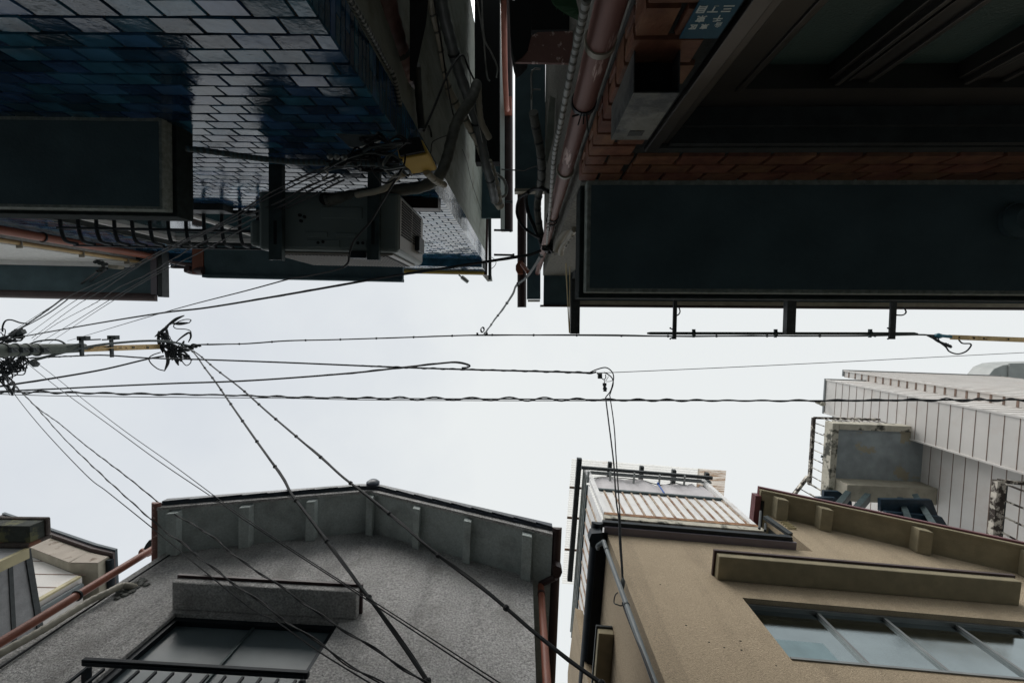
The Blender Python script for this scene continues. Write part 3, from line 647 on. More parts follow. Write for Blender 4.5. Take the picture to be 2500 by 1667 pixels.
# zinc box below the plate
zb0 = FB.wall(1545, 228, .06)[1]
sb0, sb1 = FB.wall(1546, 228, .075)[0], FB.wall(1660, 226, .075)[0]; zb0 = FB.wall(1546, 228, .075)[1]; zb1 = FB.wall(1500, 342, .075)[1]
BX = thing('metal_box', 'narrow zinc box with a dark open underside, mounted on the orange tiles', 'metal box', tuple(FB.P((sb0 + sb1) / 2, .03, zb0)))
q = MB(); q.box(FB, sb0, sb0 + .002, .0095, .075, zb0, zb1); q.box(FB, sb1 - .002, sb1, .0095, .075, zb0, zb1); q.box(FB, sb0 + .002, sb1 - .002, .073, .075, zb0, zb1); q.box(FB, sb0 + .002, sb1 - .002, .0095, .073, zb1 - .002, zb1)
part('casing', q, M['metalbox'], BX)
q = MB(); q.box(FB, sb0 + .002, sb1 - .002, .012, .072, zb0 + .03, zb0 + .05); part('dark_inside', q, M['deep'], BX)
q = MB(); a_, z_ = FB.wall(1531, 332, .0755); c_, z2_ = FB.wall(1574, 320, .0755); q.box(FB, a_, c_, .0752, .0758, z2_, z_); part('maker_plate', q, M['iron'], BX)
# fat brown downpipe with bands
def ratio_line(x0, y0, x1, y1, k, zmin, zmax): pass
def vpipe(p_px, Y, z0, z1):
    d_ = D(*p_px); k = Y / d_.y; q_ = d_ * k; return [Vector((q_.x, q_.y, z)) for z in (z0, z1)], q_
DP = thing('brown_downpipe', 'fat reddish brown downpipe with white tie bands at the corner of the orange house', 'downpipe', (.13, -.49, 0))
d_ = D(1488, 20); q_ = d_ * (-.49 / d_.y); zt_ = 1080 * .49 / 108
b = MB(); b.tube([(q_.x, q_.y, z) for z in (GZ, 1.02)], .0255, 20); b.tube([(q_.x, q_.y, z) for z in (1.0, 1.6, 2.4, 3.2, zt_)], .0235, 20); b.tube([(q_.x, q_.y, z) for z in (.63, .66)], .0285, 20)
part('pipe', b, M['brown'], DP, smooth=True)
for py, m_ in ((82, 'cream'), (238, 'black'), (410, 'cream'), (525, 'black'), (535, 'black')):
    d2 = D(1280 + (785 - py) * .266, py); z = -.49 / d2.y + (.02)
    q = MB(); q.tube([(q_.x, q_.y, z - .006), (q_.x, q_.y, z + .008)], .0285, 20); part('tie_band', q, M[m_], DP, smooth=True)
    if m_ == 'black':
        q = MB()
        for k in range(4): q.rod((q_.x + (k - 2) * .006, q_.y + .028, z), (q_.x + (k - 2) * .014, q_.y + .045 + .01 * (k % 2), z + .02 * (k - 1.5)), .003)
        part('twisted_wire', q, M['cable'], DP)
# conduit beside it
pts = []
for py, px in ((0, 1432), (150, 1399), (300, 1369), (387, 1352), (480, 1345), (560, 1338), (600, 1335)):
    d2 = D(px, py); k = -.47 / d2.y if py < 700 else 1; pts.append((px, py, k))
CO = tubething('corrugated_conduit', pts, .0065, M['cord'], 'pale ribbed conduit strapped beside the fat brown downpipe', 'conduit', ribs=.011, ribm=M['tape'])
# strap of cloth from pipe band to the conduit
# recessed rainwater board between pipe and tiles is the mortar side wall itself
# eave of B
ze = ztB; s0e, ne = FB.flat(1327, 744, ze)
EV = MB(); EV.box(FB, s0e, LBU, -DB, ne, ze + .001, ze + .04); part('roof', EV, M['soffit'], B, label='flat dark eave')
EV = MB(); EV.box(FB, s0e - .03, LBU, ne + .001, ne + .018, ze - .012, ze + .09); part('fascia', EV, M['darkbrown'], B)
EV = MB(); EV.box(FB, s0e + .3, LBU, ne - .04, ne - .004, ze - .02, ze - .002); part('eave_board', EV, M['cream'], B)
# beams and laundry pole brackets
for i, (xa, xb, yb) in enumerate(((1393, 1415, 815), (1920, 1942, 816))):
    zz = 3.9; a0, nn = FB.flat(xa, yb, zz); a1, _ = FB.flat(xb, yb, zz)
    q = MB(); q.box(FB, a0, a1, NB + .001, nn, zz, zz + .06); q.box(FB, a0 + .008, a1 - .008, NB + .001, NB + .06, zz - .2, zz - .001)
    o = single('projecting_beam', q, M['iron'], ('dark steel beam jutting over the lane at the left end of the long canopy', 'dark steel beam jutting over the lane with a small gusset plate')[i], 'beam', 'steel beams over the lane')
LP = thing('laundry_pole', 'long green-grey laundry pole held on arms over the lane', 'laundry pole', tuple(U(1900, 813, 4.0)))
zz = 4.0
b = MB(); a_, nn = FB.flat(1580, 813.5, zz); c_, nn2 = FB.flat(2240, 814.5, zz)
b.tube([FB.P(a_, nn, zz), FB.P(a_ + .03, nn, zz), FB.P(c_ - .03, nn2, zz), FB.P(c_, nn2 + .004, zz)], [.008, .013, .013, .009], 12)
part('pole', b, M['steel2'], LP, smooth=True)
for px in (1694, 1894, 2125):
    a_, nn = FB.flat(px, 814, zz); q = MB(); q.tube([FB.P(a_ - .012, nn, zz), FB.P(a_ + .012, nn, zz)], .02, 12); q.box(FB, a_ - .014, a_ + .012, nn - .038, nn - .015, zz - .006, zz + .012); q.box(FB, a_ - .012, a_ + .008, nn + .015, nn + .036, zz - .006, zz + .01)
    part('clip', q, M['steel2'], LP)
for i, (xa, xb, px2) in enumerate(((1643, 1650, 1655), (2172, 2184, 2200))):
    a0, nn = FB.flat(xa - 1, 828, zz - .03); a1, _ = FB.flat(xb + 1, 828, zz - .03)
    AR = thing('pole_arm', ('left', 'right')[i] + ' folding arm that carries the laundry pole below the eave', 'bracket', tuple(FB.P(a0, .1, zz - .03)), 'laundry pole arms')
    q = MB(); q.box(FB, a0, a1, NB + .001, nn, zz - .035, zz - .016); part('arm', q, M['iron'], AR)
    q = MB(); q.tube(catmull([U(px2 - 4, 748, zz), U(px2 + 3, 752, zz), U(px2 + 5, 762, zz), U(px2, 769, zz), U(px2 - 6, 769, zz)] if i == 0 else [U(2192, 750, zz), U(2206, 752, zz), U(2212, 762, zz), U(2204, 769, zz), U(2186, 769, zz)], 5), .006, 6); part('hook', q, M['iron'], AR, smooth=True)
    for sg in (-1, 1):
        q = MB(); mid_ = (xa + xb) / 2; q.tube([U(mid_ - 2, 814 + sg * 9, zz - .03), U(mid_ - 9, 814 + sg * 12, zz - .03)], .006, 6); q.lump(U(mid_ - 10, 814 + sg * 13, zz - .03), .009); part('wing_bolt', q, M['iron'], AR)
b = MB(); b.rod(U(1379, 600, 3.2), U(1390, 812, 3.86), .008, .012); b.rod(U(1391, 600, 3.4), U(1391, 812, 3.88), .006, .01)
single('brace_rod', b, M['wood'], 'pale V-shaped brace running along the left steel beam beside the long canopy', 'brace')
t = thing('service_conduits', 'cream conduits and a white insulator plate on the stucco beside the long canopy', 'conduit', tuple(U(1385, 570, 2.9)))
q = MB(); q.tube(catmull([U(1398, 520, 2.0), U(1392, 548, 2.1), U(1375, 575, 2.2), U(1365, 590, 2.25), U(1358, 612, 2.3)], 5), .017, 10); part('conduit', q, M['cream'], t, smooth=True)
q = MB(); q.tube(catmull([U(1402, 560, 2.0), U(1388, 582, 2.1), U(1372, 606, 2.2), U(1370, 620, 2.25)], 5), .014, 10); part('conduit', q, M['cream'], t, smooth=True)
for k in range(5):
    q = MB(); q.tube([U(1400 - 5 * k, 568 + 8 * k, 2.05), U(1404 - 5 * k, 571 + 8 * k, 2.05)], .008, 8); part('insulator', q, M['white'], t, smooth=True)
# slot between the houses, on B's side
zz = 4.2
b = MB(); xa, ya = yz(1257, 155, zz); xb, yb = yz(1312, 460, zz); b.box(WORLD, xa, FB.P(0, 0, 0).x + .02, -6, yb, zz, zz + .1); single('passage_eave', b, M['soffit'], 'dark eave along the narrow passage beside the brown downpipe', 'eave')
b = MB(); b.box(WORLD, xa - .004, xb + .1, yb + .002, yb + .03, zz - .01, zz + .09); single('eave_trim', b, M['cream'], 'pale trim strip at the end of the passage eave', 'trim')
xa, ya = yz(1264, 750, 4.3); xb, _ = yz(1284, 750, 4.3)
SG = thing('side_gutter', 'dark brown gutter of the orange house, running along the passage', 'gutter', (xa, ya, 4.3))
b = MB(); b.half_round([((xa + xb) / 2, ya, 4.34), ((xa + xb) / 2, -1.26, 4.34)], abs(xb - xa) / 2 + .004); part('trough', b, M['darkbrown'], SG, smooth=True)
b = MB(); c0 = U(1271, 653, 4.22); b.prism([U(x, y, 4.2) for x, y in ((1259, 648), (1266, 637), (1276, 637), (1277, 668), (1264, 668), (1259, 658))], Vector((0, 0, .1))); part('collector', b, M['redbrown'], SG)
b = MB(); b.tube([U(1275, 645, 4.1), U(1290, 665, 3.9)], .02, 10); part('outlet_pipe', b, M['redbrown'], SG, smooth=True)
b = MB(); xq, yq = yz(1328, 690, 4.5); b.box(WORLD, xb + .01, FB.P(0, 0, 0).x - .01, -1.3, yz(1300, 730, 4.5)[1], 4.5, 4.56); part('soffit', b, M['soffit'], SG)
b = MB(); b.box(WORLD, xb + .02, FB.P(0, 0, 0).x - .015, yz(1300, 732, 4.5)[1], yz(1300, 736, 4.5)[1], 4.48, 4.6); part('fascia', b, M['cream'], SG)
# black flexible pipes and insulated bundle left of downpipe
tubething('insulated_pipe', [(1302, 275, 2.3), (1310, 320, 2.4), (1320, 375, 2.5), (1322, 430, 2.7), (1316, 470, 2.9), (1312, 510, 3.0), (1318, 560, 3.1), (1325, 590, 3.1)], .024, M['tape'], 'grey taped pipe bundle hanging left of the fat brown downpipe', 'pipe', ribs=.09, ribm=M['iron'])
tubething('black_hose', [(1340, 468, 2.7), (1320, 460, 2.8), (1300, 463, 2.9), (1284, 480, 3.0), (1290, 520, 3.1), (1305, 555, 3.1), (1318, 585, 3.1), (1325, 610, 3.0)], .013, M['cable'], 'black hose looping over the taped pipe bundle', 'hose')
tubething('black_hose', [(1290, 470, 2.9), (1268, 485, 3.0), (1262, 520, 3.1), (1275, 550, 3.1), (1300, 572, 3.1), (1330, 585, 3.0), (1348, 588, 2.9)], .010, M['cable'], 'thin black hose swinging out towards the sky slit', 'hose')
tangle('cable_tangle', 'black knot of cables where the drop cord meets the brown downpipe', [(1320, 585, 1358, 618, 2.9, 8, 14), (1332, 600, 1350, 600, 2.8, 12, 8)], .006, M['cable'], 11)
# brown hood over the passage
zz = 1.75
HD = thing('exhaust_hood', 'brown curved hood sticking out over the narrow passage', 'hood', tuple(U(1320, 120, zz)))
b = MB(); pr = [(1257, 152), (1275, 140), (1288, 125), (1293, 105), (1297, 88), (1312, 80), (1400, 76), (1396, 155)]
b.prism([U(x, y, zz) for x, y in pr], Vector((0, 0, .012))); part('shell', b, M['brown'], HD)
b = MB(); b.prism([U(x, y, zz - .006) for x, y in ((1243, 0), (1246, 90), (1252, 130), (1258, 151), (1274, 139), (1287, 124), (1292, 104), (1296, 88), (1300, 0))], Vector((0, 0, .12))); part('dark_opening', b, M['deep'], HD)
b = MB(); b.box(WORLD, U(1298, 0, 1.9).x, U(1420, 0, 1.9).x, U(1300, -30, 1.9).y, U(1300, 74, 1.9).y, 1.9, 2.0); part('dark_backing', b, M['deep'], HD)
# plant leaf
b = MB(); cs = [(1345, -4), (1352, 12), (1372, 28), (1392, 40), (1412, 50)]; e = [(1405, -10), (1408, 8), (1412, 22), (1414, 36), (1414, 50)]
b2 = []
for i in range(4):
    b.add([U(cs[i][0], cs[i][1], 1.2), U(cs[i + 1][0], cs[i + 1][1], 1.2), U(e[i + 1][0], e[i + 1][1], 1.23), U(e[i][0], e[i][1], 1.23)], [(0, 1, 2, 3)])
    b.add([U(cs[i][0], cs[i][1], 1.203), U(cs[i + 1][0], cs[i + 1][1], 1.203), U(e[i + 1][0], e[i + 1][1], 1.233), U(e[i][0], e[i][1], 1.233)], [(3, 2, 1, 0)])
b.tube(catmull([U(x, y, 1.2) for x, y in cs], 5), .0012, 5)
for x, y in ((1358, 20), (1376, 33)): b.tube([U(x, y, 1.2), U(x + 1, y + 6, 1.2)], [.001, .0003], 5)
single('plant', b, M['leaf'], 'green spiny-edged leaf poking in at the top beside the downpipe', 'plant')
# small wall hooks and post inside the passage, right side
b = MB(); b.tube(catmull([U(1297, 300, 2.6), U(1298, 230, 2.4), U(1297, 185, 2.3), U(1304, 170, 2.3), U(1320, 169, 2.3)], 5), .005, 7); single('bent_rod', b, M['cord'], 'thin pale bent rod inside the passage, longer one', 'rod', smooth=True)
b = MB(); b.tube(catmull([U(1297, 245, 2.4), U(1298, 228, 2.4), U(1304, 219, 2.4), U(1320, 219, 2.4)], 5), .004, 7); single('bent_rod', b, M['cord'], 'thin pale bent rod inside the passage, shorter one', 'rod', smooth=True)
b = MB(); b.prism([U(x, y, 2.6) for x, y in ((1343, 235), (1356, 240), (1352, 330), (1336, 395), (1330, 390), (1336, 300))], Vector((0, 0, .05))); single('cement_post', b, M['mortar'], 'rough cement post edge between the hood and the taped pipes', 'post')
# ================================================================== C: white neighbour at the far left
FC_ = Fr(tuple((lambda d_: (d_ * (-.735 / d_.y)).xy)(D(320, 642))), angA, 1)
zC = FC_.wall(200, 641)[1]
C = thing('white_stucco_house', 'white rendered house beyond the blue one, with a dark green eave', 'house', tuple(FC_.P(-1.5, -1, GZ)))
b = MB(); b.box(FC_, -3.2, 0, -3, 0, GZ, zC + .04); part('wall', b, M['lime'], C)
z_ = zC; s1, n1 = FC_.flat(392, 700, z_); s1b, n1b = FC_.flat(380, 725, z_)
b = MB(); b.box(FC_, -3.2, s1, -3.2, n1b - .02, z_, z_ + .05); part('roof', b, M['soffit'], C)
b = MB(); b.half_round([FC_.P(-3.2, n1b + .0, z_ + .03), FC_.P(FC_.flat(380, 735, z_)[0], n1b + .0, z_ + .03)], .055); part('gutter', b, M['darkbrown'], C, smooth=True)
a0, n0 = FC_.flat(386, 652, z_ - .03)
b = MB(); b.box(FC_, FC_.flat(368, 700, z_ - .03)[0], FC_.flat(383, 700, z_ - .03)[0], -.5, n1b - .03, z_ - .03, z_ - .002); part('verge_board', b, M['purple'], C)
b = MB(); b.box(FC_, FC_.flat(385, 700, z_ - .03)[0], FC_.flat(396, 700, z_ - .03)[0], -.5, n1b - .0, z_ - .03, z_ + .08); part('verge_trim', b, M['iron'], C)
b = MB(); b.box(FC_, -3.2, .0, .001, .05, zC - .09, zC - .02); part('cornice', b, M['offw'], C)
def radpipe(px, Y, r, z0, z1, seg=14):
    d_ = D(*px); k = Y / d_.y; q_ = d_ * k; b = MB(); b.tube([(q_.x, q_.y, z0), (q_.x, q_.y, (z0 + z1) / 2), (q_.x, q_.y, z1)], r, seg); return b, q_
b, q_ = radpipe((200, 596), -.82, .04, GZ, 5.65); t = thing('red_downpipe', 'terracotta downpipe between the blue tiles and the white house', 'downpipe', tuple(q_)); part('pipe', b, M['redbrown'], t, smooth=True)
for zz in (4.2, 5.6):
    q = MB(); q.tube([(q_.x, q_.y, zz), (q_.x, q_.y, zz + .012)], .05, 14); part('clamp', q, M['black'], t, smooth=True)
q = MB(); q.tube(catmull([(q_.x, q_.y, 5.62), (q_.x + .03, q_.y + .01, 5.74), (q_.x + .25, q_.y + .05, 5.9), (q_.x + .45, q_.y + .08, 5.93)]), .05, 12); part('elbow', q, M['darkbrown'], t, smooth=True)
b, q_ = radpipe((200, 617), -.757, .022, GZ, 5.5); t = thing('rusty_pipe', 'yellowish rusty thin pipe on the corner of the white house', 'pipe', tuple(q_)); part('pipe', b, M['yarm'], t, smooth=True)
for zz in (4.15, 4.75, 5.3):
    q = MB(); q.box(WORLD, q_.x - .03, q_.x + .03, q_.y - .02, q_.y + .05, zz, zz + .01); part('clamp', q, M['cream'], t)
t = thing('service_bracket', 'bracket with insulators where wires meet the white house', 'bracket', tuple(U(255, 650, 5.2)))
q = MB(); q.prism([U(x, y, 5.2) for x, y in ((262, 646), (290, 648), (287, 656), (265, 655))], Vector((0, 0, .08))); part('pale_block', q, M['cream'], t)
for i, (x, y) in enumerate(((232, 640), (242, 643), (251, 647), (245, 656), (238, 662))):
    q = MB(); q.tube([U(x, y, 5.15), U(x + 9, y - 2, 5.25)], .02, 8); part('insulator', q, M['cableg'], t, smooth=True)
# ================================================================== E: grey stucco gable house
angE = dirang((419, 1412), (885, 1437))
d = D(1301, 1432); oE = d * (2.56 / d.y); FE = Fr(tuple(oE.xy), angE, -1)
E = thing('grey_stucco_house', 'grey sprayed stucco house with a low gable and ribbed eave', 'house', tuple(FE.P(-2, -2, GZ)))
sL, _ = FE.wall(384, 1361); WL = [FE.wall(411, 1349), FE.wall(575, 1331), FE.wall(743, 1313)]
ap = FE.wall(901, 1297); zR = FE.wall(1290, 1408)[1]; zL = FE.wall(405, 1350)[1]
def roofz(s): return ap[1] + (zL - ap[1]) * (ap[0] - s) / (ap[0] - WL[0][0]) if s < ap[0] else ap[1] + (zR - ap[1]) * (s - ap[0]) / (-.03 - ap[0])
wE0, wzE = FE.wall(428, 1497); wE1 = FE.wall(828, 1519)[0]
b = MB(); wallholes(b, FE, sL, 0, GZ, roofz, .16, [(wE0, wE1, wzE - 1.75, wzE)], 0, brk=(ap[0],))
b.box(FE, sL, sL + .16, -7, -.161, GZ, roofz(sL)); b.box(FE, -.16, 0, -7, -.161, GZ, roofz(0)); b.box(FE, sL, 0, -7.15, -7.01, GZ, roofz(sL))
part('wall', b, M['stucco'], E)
ov = FE.flat(905, 1203, ap[1])[1]
sl0 = FE.flat(388, 1245, roofz(sL))[0]; sr0 = FE.flat(1349, 1300, roofz(.15))[0]
def gable_roof(fr, root, sL_, apx, sR_, rz, ov, depth, soff, edge, rf, ribs, ribm, ribw=.095, ribd=.09, tiles_=True):
    xs = [sL_] + ([apx] if sL_ < apx < sR_ else []) + [sR_]
    b = MB()
    for a, c in zip(xs, xs[1:]): b.prism([fr.P(a, ov, rz(a)), fr.P(c, ov, rz(c)), fr.P(c, ov, rz(c) + .04), fr.P(a, ov, rz(a) + .04)], fr.n * -(ov + depth))
    rf_ = part('roof', b, soff, root, label='eave with plastered underside')
    b = MB()
    for a, c in zip(xs, xs[1:]): b.prism([fr.P(a, ov + .001, rz(a) - .012), fr.P(c, ov + .001, rz(c) - .012), fr.P(c, ov + .001, rz(c) + .05), fr.P(a, ov + .001, rz(a) + .05)], fr.n * .03)
    part('verge_edge', b, edge, rf_)
    b = MB()
    for a, c in zip(xs, xs[1:]): b.prism([fr.P(a, ov + .055, rz(a) + .052), fr.P(c, ov + .055, rz(c) + .052), fr.P(c, ov + .055, rz(c) + .10), fr.P(a, ov + .055, rz(a) + .10)], fr.n * -(ov + depth))
    if tiles_:
        s = sL_
        while s < sR_ - .05:
            e = min(s + .23, sR_); lo = s if (s < apx) else e
            dn = .012
            b.prism([fr.P(s, ov + .075, rz(s) + (.055 + (0 if s < apx else .02))), fr.P(e, ov + .075, rz(e) + (.055 + (.02 if s < apx else 0))), fr.P(e, ov + .075, rz(e) + .125), fr.P(s, ov + .075, rz(s) + .125)], fr.n * -.25); s = e
    part('roof_tiles', b, rf, rf_)
    for a, c in ribs:
        b = MB(); b.prism([fr.P(a, ov - .012, rz(a) - ribd), fr.P(c, ov - .012, rz(c) - ribd), fr.P(c, ov - .012, rz(c) - .001), fr.P(a, ov - .012, rz(a) - .001)], fr.n * -(ov - .014)); part('rib', b, ribm, rf_, bevel=.008)
    return rf_
def ribs_px(fr, rz, ov, L_):
    o = []
    for xa, xb, y in L_:
        z = rz(fr.wall(xa, y + 80)[0]) - .09; a = fr.flat(xa, y, z)[0]; c = fr.flat(xb, y, z)[0]; o.append((a, c))
    return o
ribsE = ribs_px(FE, roofz, ov, [(391, 412, 1260), (576, 598, 1245), (743, 762, 1225), (892, 910, 1212), (1008, 1026, 1240), (1132, 1151, 1268), (1275, 1299, 1310)])
rE = gable_roof(FE, E, sl0, ap[0], sr0, roofz, ov, 7.2, M['eavep'], M['stucco'], M['rooft'], ribsE, M['eavep'])
b = MB(); p = FE.P(ap[0], ov + .03, ap[1] + .06); b.tube([p, p + Vector((0, 0, .001)) + FE.n * .06, p + FE.n * .10], [.07, .075, .05], 16)
pp = FE.P(ap[0], ov + .0, ap[1] + .1); b = MB(); b.tube([pp - FE.n * .3, pp + FE.n * .095, pp + FE.n * .12], [.075, .078, .045], 16); part('ridge_cap', b, M['rooft'], rE, smooth=True)
for (px, py, far, zz, nm) in ((1361, 1291, -7, roofz(.12) - .02, 'right'), (376, 1229, -7, roofz(sL) - .02, 'left')):
    a_, n_ = FE.flat(px, py, zz); b = MB(); b.half_round([FE.P(a_, n_, zz + .04), FE.P(a_, far, zz + .04)], .047); part('gutter', b, M['darkbrown'] if nm == 'right' else M['brown'], E, smooth=True)
zz = roofz(.12); a_, n_ = FE.flat(1362, 1392, zz - .08)
b = MB(); b.prism([U(x, y, zz - .12) for x, y in ((1350, 1385), (1357, 1380), (1370, 1386), (1373, 1396), (1368, 1408), (1358, 1412), (1350, 1400))], Vector((0, 0, .12))); part('gutter_collector', b, M['darkbrown'], E)
t = thing('red_downpipe', 'terracotta downpipe at the right corner of the grey stucco house', 'downpipe', tuple(FE.P(.08, 0, 0)))
d_ = D(1334, 1650); k = 2.60 / d_.y; q_ = d_ * k
b = MB(); b.tube([(q_.x, q_.y, z) for z in (GZ, 1, 2, 3, 2.6 * 1080 / 660)], .032, 14); part('pipe', b, M['redbrown'], t, smooth=True)
b = MB(); b.tube([(q_.x, q_.y, 2.6 * 1080 / 660 - .03), (q_.x, q_.y, 2.6 * 1080 / 655), U(1357, 1408, zz - .1)], .03, 12); part('elbow', b, M['darkbrown'], t, smooth=True)
b = MB(); zc_ = 2.6 * 1080 / 683; b.tube([(q_.x, q_.y, zc_), (q_.x, q_.y, zc_ + .03)], .037, 14); part('coupling', b, M['darkbrown'], t, smooth=True)
# left corner: downpipe, hose, conduit
t = thing('red_downpipe', 'long terracotta downpipe running up the left corner of the grey stucco house', 'downpipe', tuple(FE.P(sL, 0, 0)))
za_ = roofz(sL); P0 = U(0, 1573, 3.3)
d_ = D(190, 1452); k = (FE.P(sL, 0, 0).y + .02) / d_.y; q_ = d_ * k; ztp = q_.y * 1080 / 565
b = MB(); b.tube([(q_.x, q_.y, z) for z in (GZ, 1, 2.5, ztp)], .037, 14); part('pipe', b, M['redbrown'], t, smooth=True)
b = MB(); b.tube(catmull([(q_.x, q_.y, ztp - .05), (q_.x, q_.y, ztp), U(362, 1350, ztp + .05), U(346, 1345, ztp + .08)]), .036, 12); part('elbow', b, M['redbrown'], t, smooth=True)
b = MB(); b.prism([U(x, y, ztp + .03) for x, y in ((350, 1340), (356, 1328), (364, 1318), (388, 1318), (388, 1350), (372, 1347))], Vector((0, 0, .2))); part('collector', b, M['iron'], t)
for f_ in (.80, .55):
    q = MB(); q.tube([(q_.x, q_.y, ztp * f_), (q_.x, q_.y, ztp * f_ + .014)], .05, 14); part('clamp', q, M['iron'], t, smooth=True)
def onE(px, py, n=.035):
    s_, z_ = FE.wall(px, py, n); return FE.P(s_, n, z_)
t = thing('cream_hose', 'taped cream hose coming out of the wall hole at the left of the grey house', 'hose', tuple(onE(330, 1435)))
hp = [onE(335, 1436, -.02), onE(318, 1430, .03), onE(295, 1430, .05), onE(262, 1446, .06), onE(220, 1466, .06), onE(170, 1496, .06), onE(110, 1533, .06), onE(50, 1567, .06), onE(-40, 1616, .06)]
b = MB(); pts = catmull(hp, 8); b.tube(pts, [.028 * (1 + .07 * math.sin(i * 2.1)) for i in range(len(pts))], 12); part('hose', b, M['cream'], t, smooth=True)
b = MB(); c_ = onE(322, 1434, .004)
for k in range(26):
    a = k * 2.4; rr = .012 + .07 * random.random(); b.lump(c_ + FE.t * rr * math.cos(a) * 1.2 + Vector((0, 0, rr * math.sin(a) * 1.9)), .022 + .016 * random.random(), (1, .5, 1))
part('sealing_putty', b, M['tape'], t)
b = MB(); b.tube([onE(420, 1350, .02), onE(390, 1370, .02), onE(180, 1508, .02), onE(-30, 1650, .02)], .008, 6); single('thin_cable', b, M['cable'], 'thin black cable stapled up the left edge of the grey stucco wall', 'cable')
# hood over the window of E
zh = FE.wall(640, 1507)[1] + .035; s0, n0 = FE.flat(419, 1421, zh); s1, _ = FE.flat(871, 1444, zh)
HE = thing('window_hood', 'grey stucco hood over the window of the grey house', 'hood', tuple(FE.P(s0, .1, zh)))
b = MB(); b.box(FE, s0, s1, .001, n0, zh, zh + .075); part('slab', b, M['stucco'], HE, bevel=.012)
b = MB(); b.box(FE, s0 - .012, s1 + .02, .001, n0 + .02, zh + .076, zh + .10); part('metal_cap', b, M['darkbrown'], HE)
window(FE, wE0, wE1, wzE - 1.75, wzE, .05, [FE.wall(604, 1548, -.05)[0]], E, M['black'], M['glasse'], fw=.045, sw=.010, sm=M['steel2'])
# balcony rail of E
sA, zA = FE.wall(196, 1621, .34); sB, zB_ = FE.wall(752, 1651, .34)
zr = (zA + zB_) / 2
BR = thing('balcony_rail', 'black metal railing below the window of the grey stucco house', 'railing', tuple(FE.P(sA, .3, zr - 1)))
b = MB(); b.box(FE, sA, sB, .325, .365, zr - .0, zr + .028); b.box(FE, sA + .02, sB - .02, .335, .355, zr - .014, zr - .002); part('top_rail', b, M['black'], BR, bevel=.004)
b = MB(); b.box(FE, sA, sB, .325, .36, zr - .9, zr - .87); part('bottom_rail', b, M['black'], BR)
npk = int((sB - sA) / .108)
for k in range(npk):
    s_ = sA + .06 + k * .108; q = MB(); q.box(FE, s_, s_ + .016, .335, .35, zr - .868, zr - .031); part('picket', q, M['black'], BR)
for s_ in (sA + .02, sB - .05):
    q = MB(); q.box(FE, s_, s_ + .03, .001, .314, zr - .02, zr + .02); part('wall_bracket', q, M['black'], BR)
    q = MB(); q.box(FE, s_, s_ + .03, .001, .314, zr - .89, zr - .86); part('wall_bracket', q, M['black'], BR)
# ================================================================== F: house at lower left
d = D(200, 1408); oF = d * (3.95 / d.y); FF = Fr(tuple(oF.xy), 0.0, -1)
G_ = thing('pinkish_house', 'pinkish white sided house at the lower left with a thick boxed verge', 'house', tuple(FF.P(-1, -1, GZ)))
zcorn = FF.wall(200, 1408)[1]
s85, z85 = FF.wall(85, 1362)
slope = (z85 - zcorn) / (s85 - 0)
def zF(s): return zcorn + slope * s
b = MB(); b.prism([FF.P(0, 0, GZ), FF.P(0, 0, zF(0)), FF.P(-3.2, 0, zF(-3.2)), FF.P(-3.2, 0, GZ)], FF.n * -4); part('wall', b, M['siding'], G_)
jn = MB()
for y in (1370, 1402, 1434, 1468):
    s_, z_ = FF.wall(150, y); jn.box(FF, -3, -.001, .0005, .003, z_ - .011, z_ + .011)
part('siding_joints', jn, M['joint'], G_)
q = MB(); q.box(FF, -.06, .012, .001, .03, GZ, zF(0) - .02); part('corner_trim', q, M['creamtrim'], G_)
ov2 = FF.flat(168, 1378, zF(-.2))[1]
def boxverge(sa, sb, n1_, h):
    return [FF.P(sa, n1_, zF(sa)), FF.P(sb, n1_, zF(sb)), FF.P(sb, n1_, zF(sb) + h), FF.P(sa, n1_, zF(sa) + h)]
se, _ = FF.flat(166, 1379, zF(-.25)); sr_, _ = FF.flat(232, 1382, zF(-.2))
b = MB(); b.prism(boxverge(-3.3, se, ov2, .34), FF.n * -(ov2 - .001)); zf = zF(se)
b.prism([FF.P(se + .001, ov2, zf), FF.P(sr_, ov2, zf), FF.P(sr_, ov2, zf + .20), FF.P(se + .001, ov2, zf + .34)], FF.n * -3.9)
rF = part('verge_box', b, M['beam'], G_, label='cracked cream boxed verge', bevel=.01)
b = MB(); b.prism([p + Vector((0, 0, -.002)) for p in boxverge(-3.2, se - .02, ov2 + .012, .30)], FF.n * -.01); b.prism([FF.P(se + .001, ov2 + .012, zf + .002), FF.P(sr_ - .005, ov2 + .012, zf + .002), FF.P(sr_ - .005, ov2 + .012, zf + .19), FF.P(se - .019, ov2 + .012, zf + .30)], FF.n * -.01)
part('verge_face', b, M['verge'], G_)
b = MB(); b.prism([FF.P(-3.3, ov2 + .06, zF(-3.3) + .345), FF.P(se, ov2 + .06, zF(se) + .345), FF.P(sr_ + .05, ov2 + .06, zf + .205), FF.P(sr_ + .05, ov2 + .06, zf + .245), FF.P(se, ov2 + .06, zF(se) + .40), FF.P(-3.3, ov2 + .06, zF(-3.3) + .40)], FF.n * -4); part('roof', b, M['darkbrown'], G_)
b = MB(); b.prism([FF.P(-3.3, ov2 + .09, zF(-3.3) + .402), FF.P(se, ov2 + .09, zF(se) + .402), FF.P(sr_ + .05, ov2 + .09, zf + .247), FF.P(sr_ + .05, ov2 + .09, zf + .29), FF.P(se, ov2 + .09, zF(se) + .45), FF.P(-3.3, ov2 + .09, zF(-3.3) + .45)], FF.n * -4); part('roof_tiles', b, M['rooft'], G_)
zg_ = zf + .1; a_, n_ = FF.flat(258, 1370, zg_)
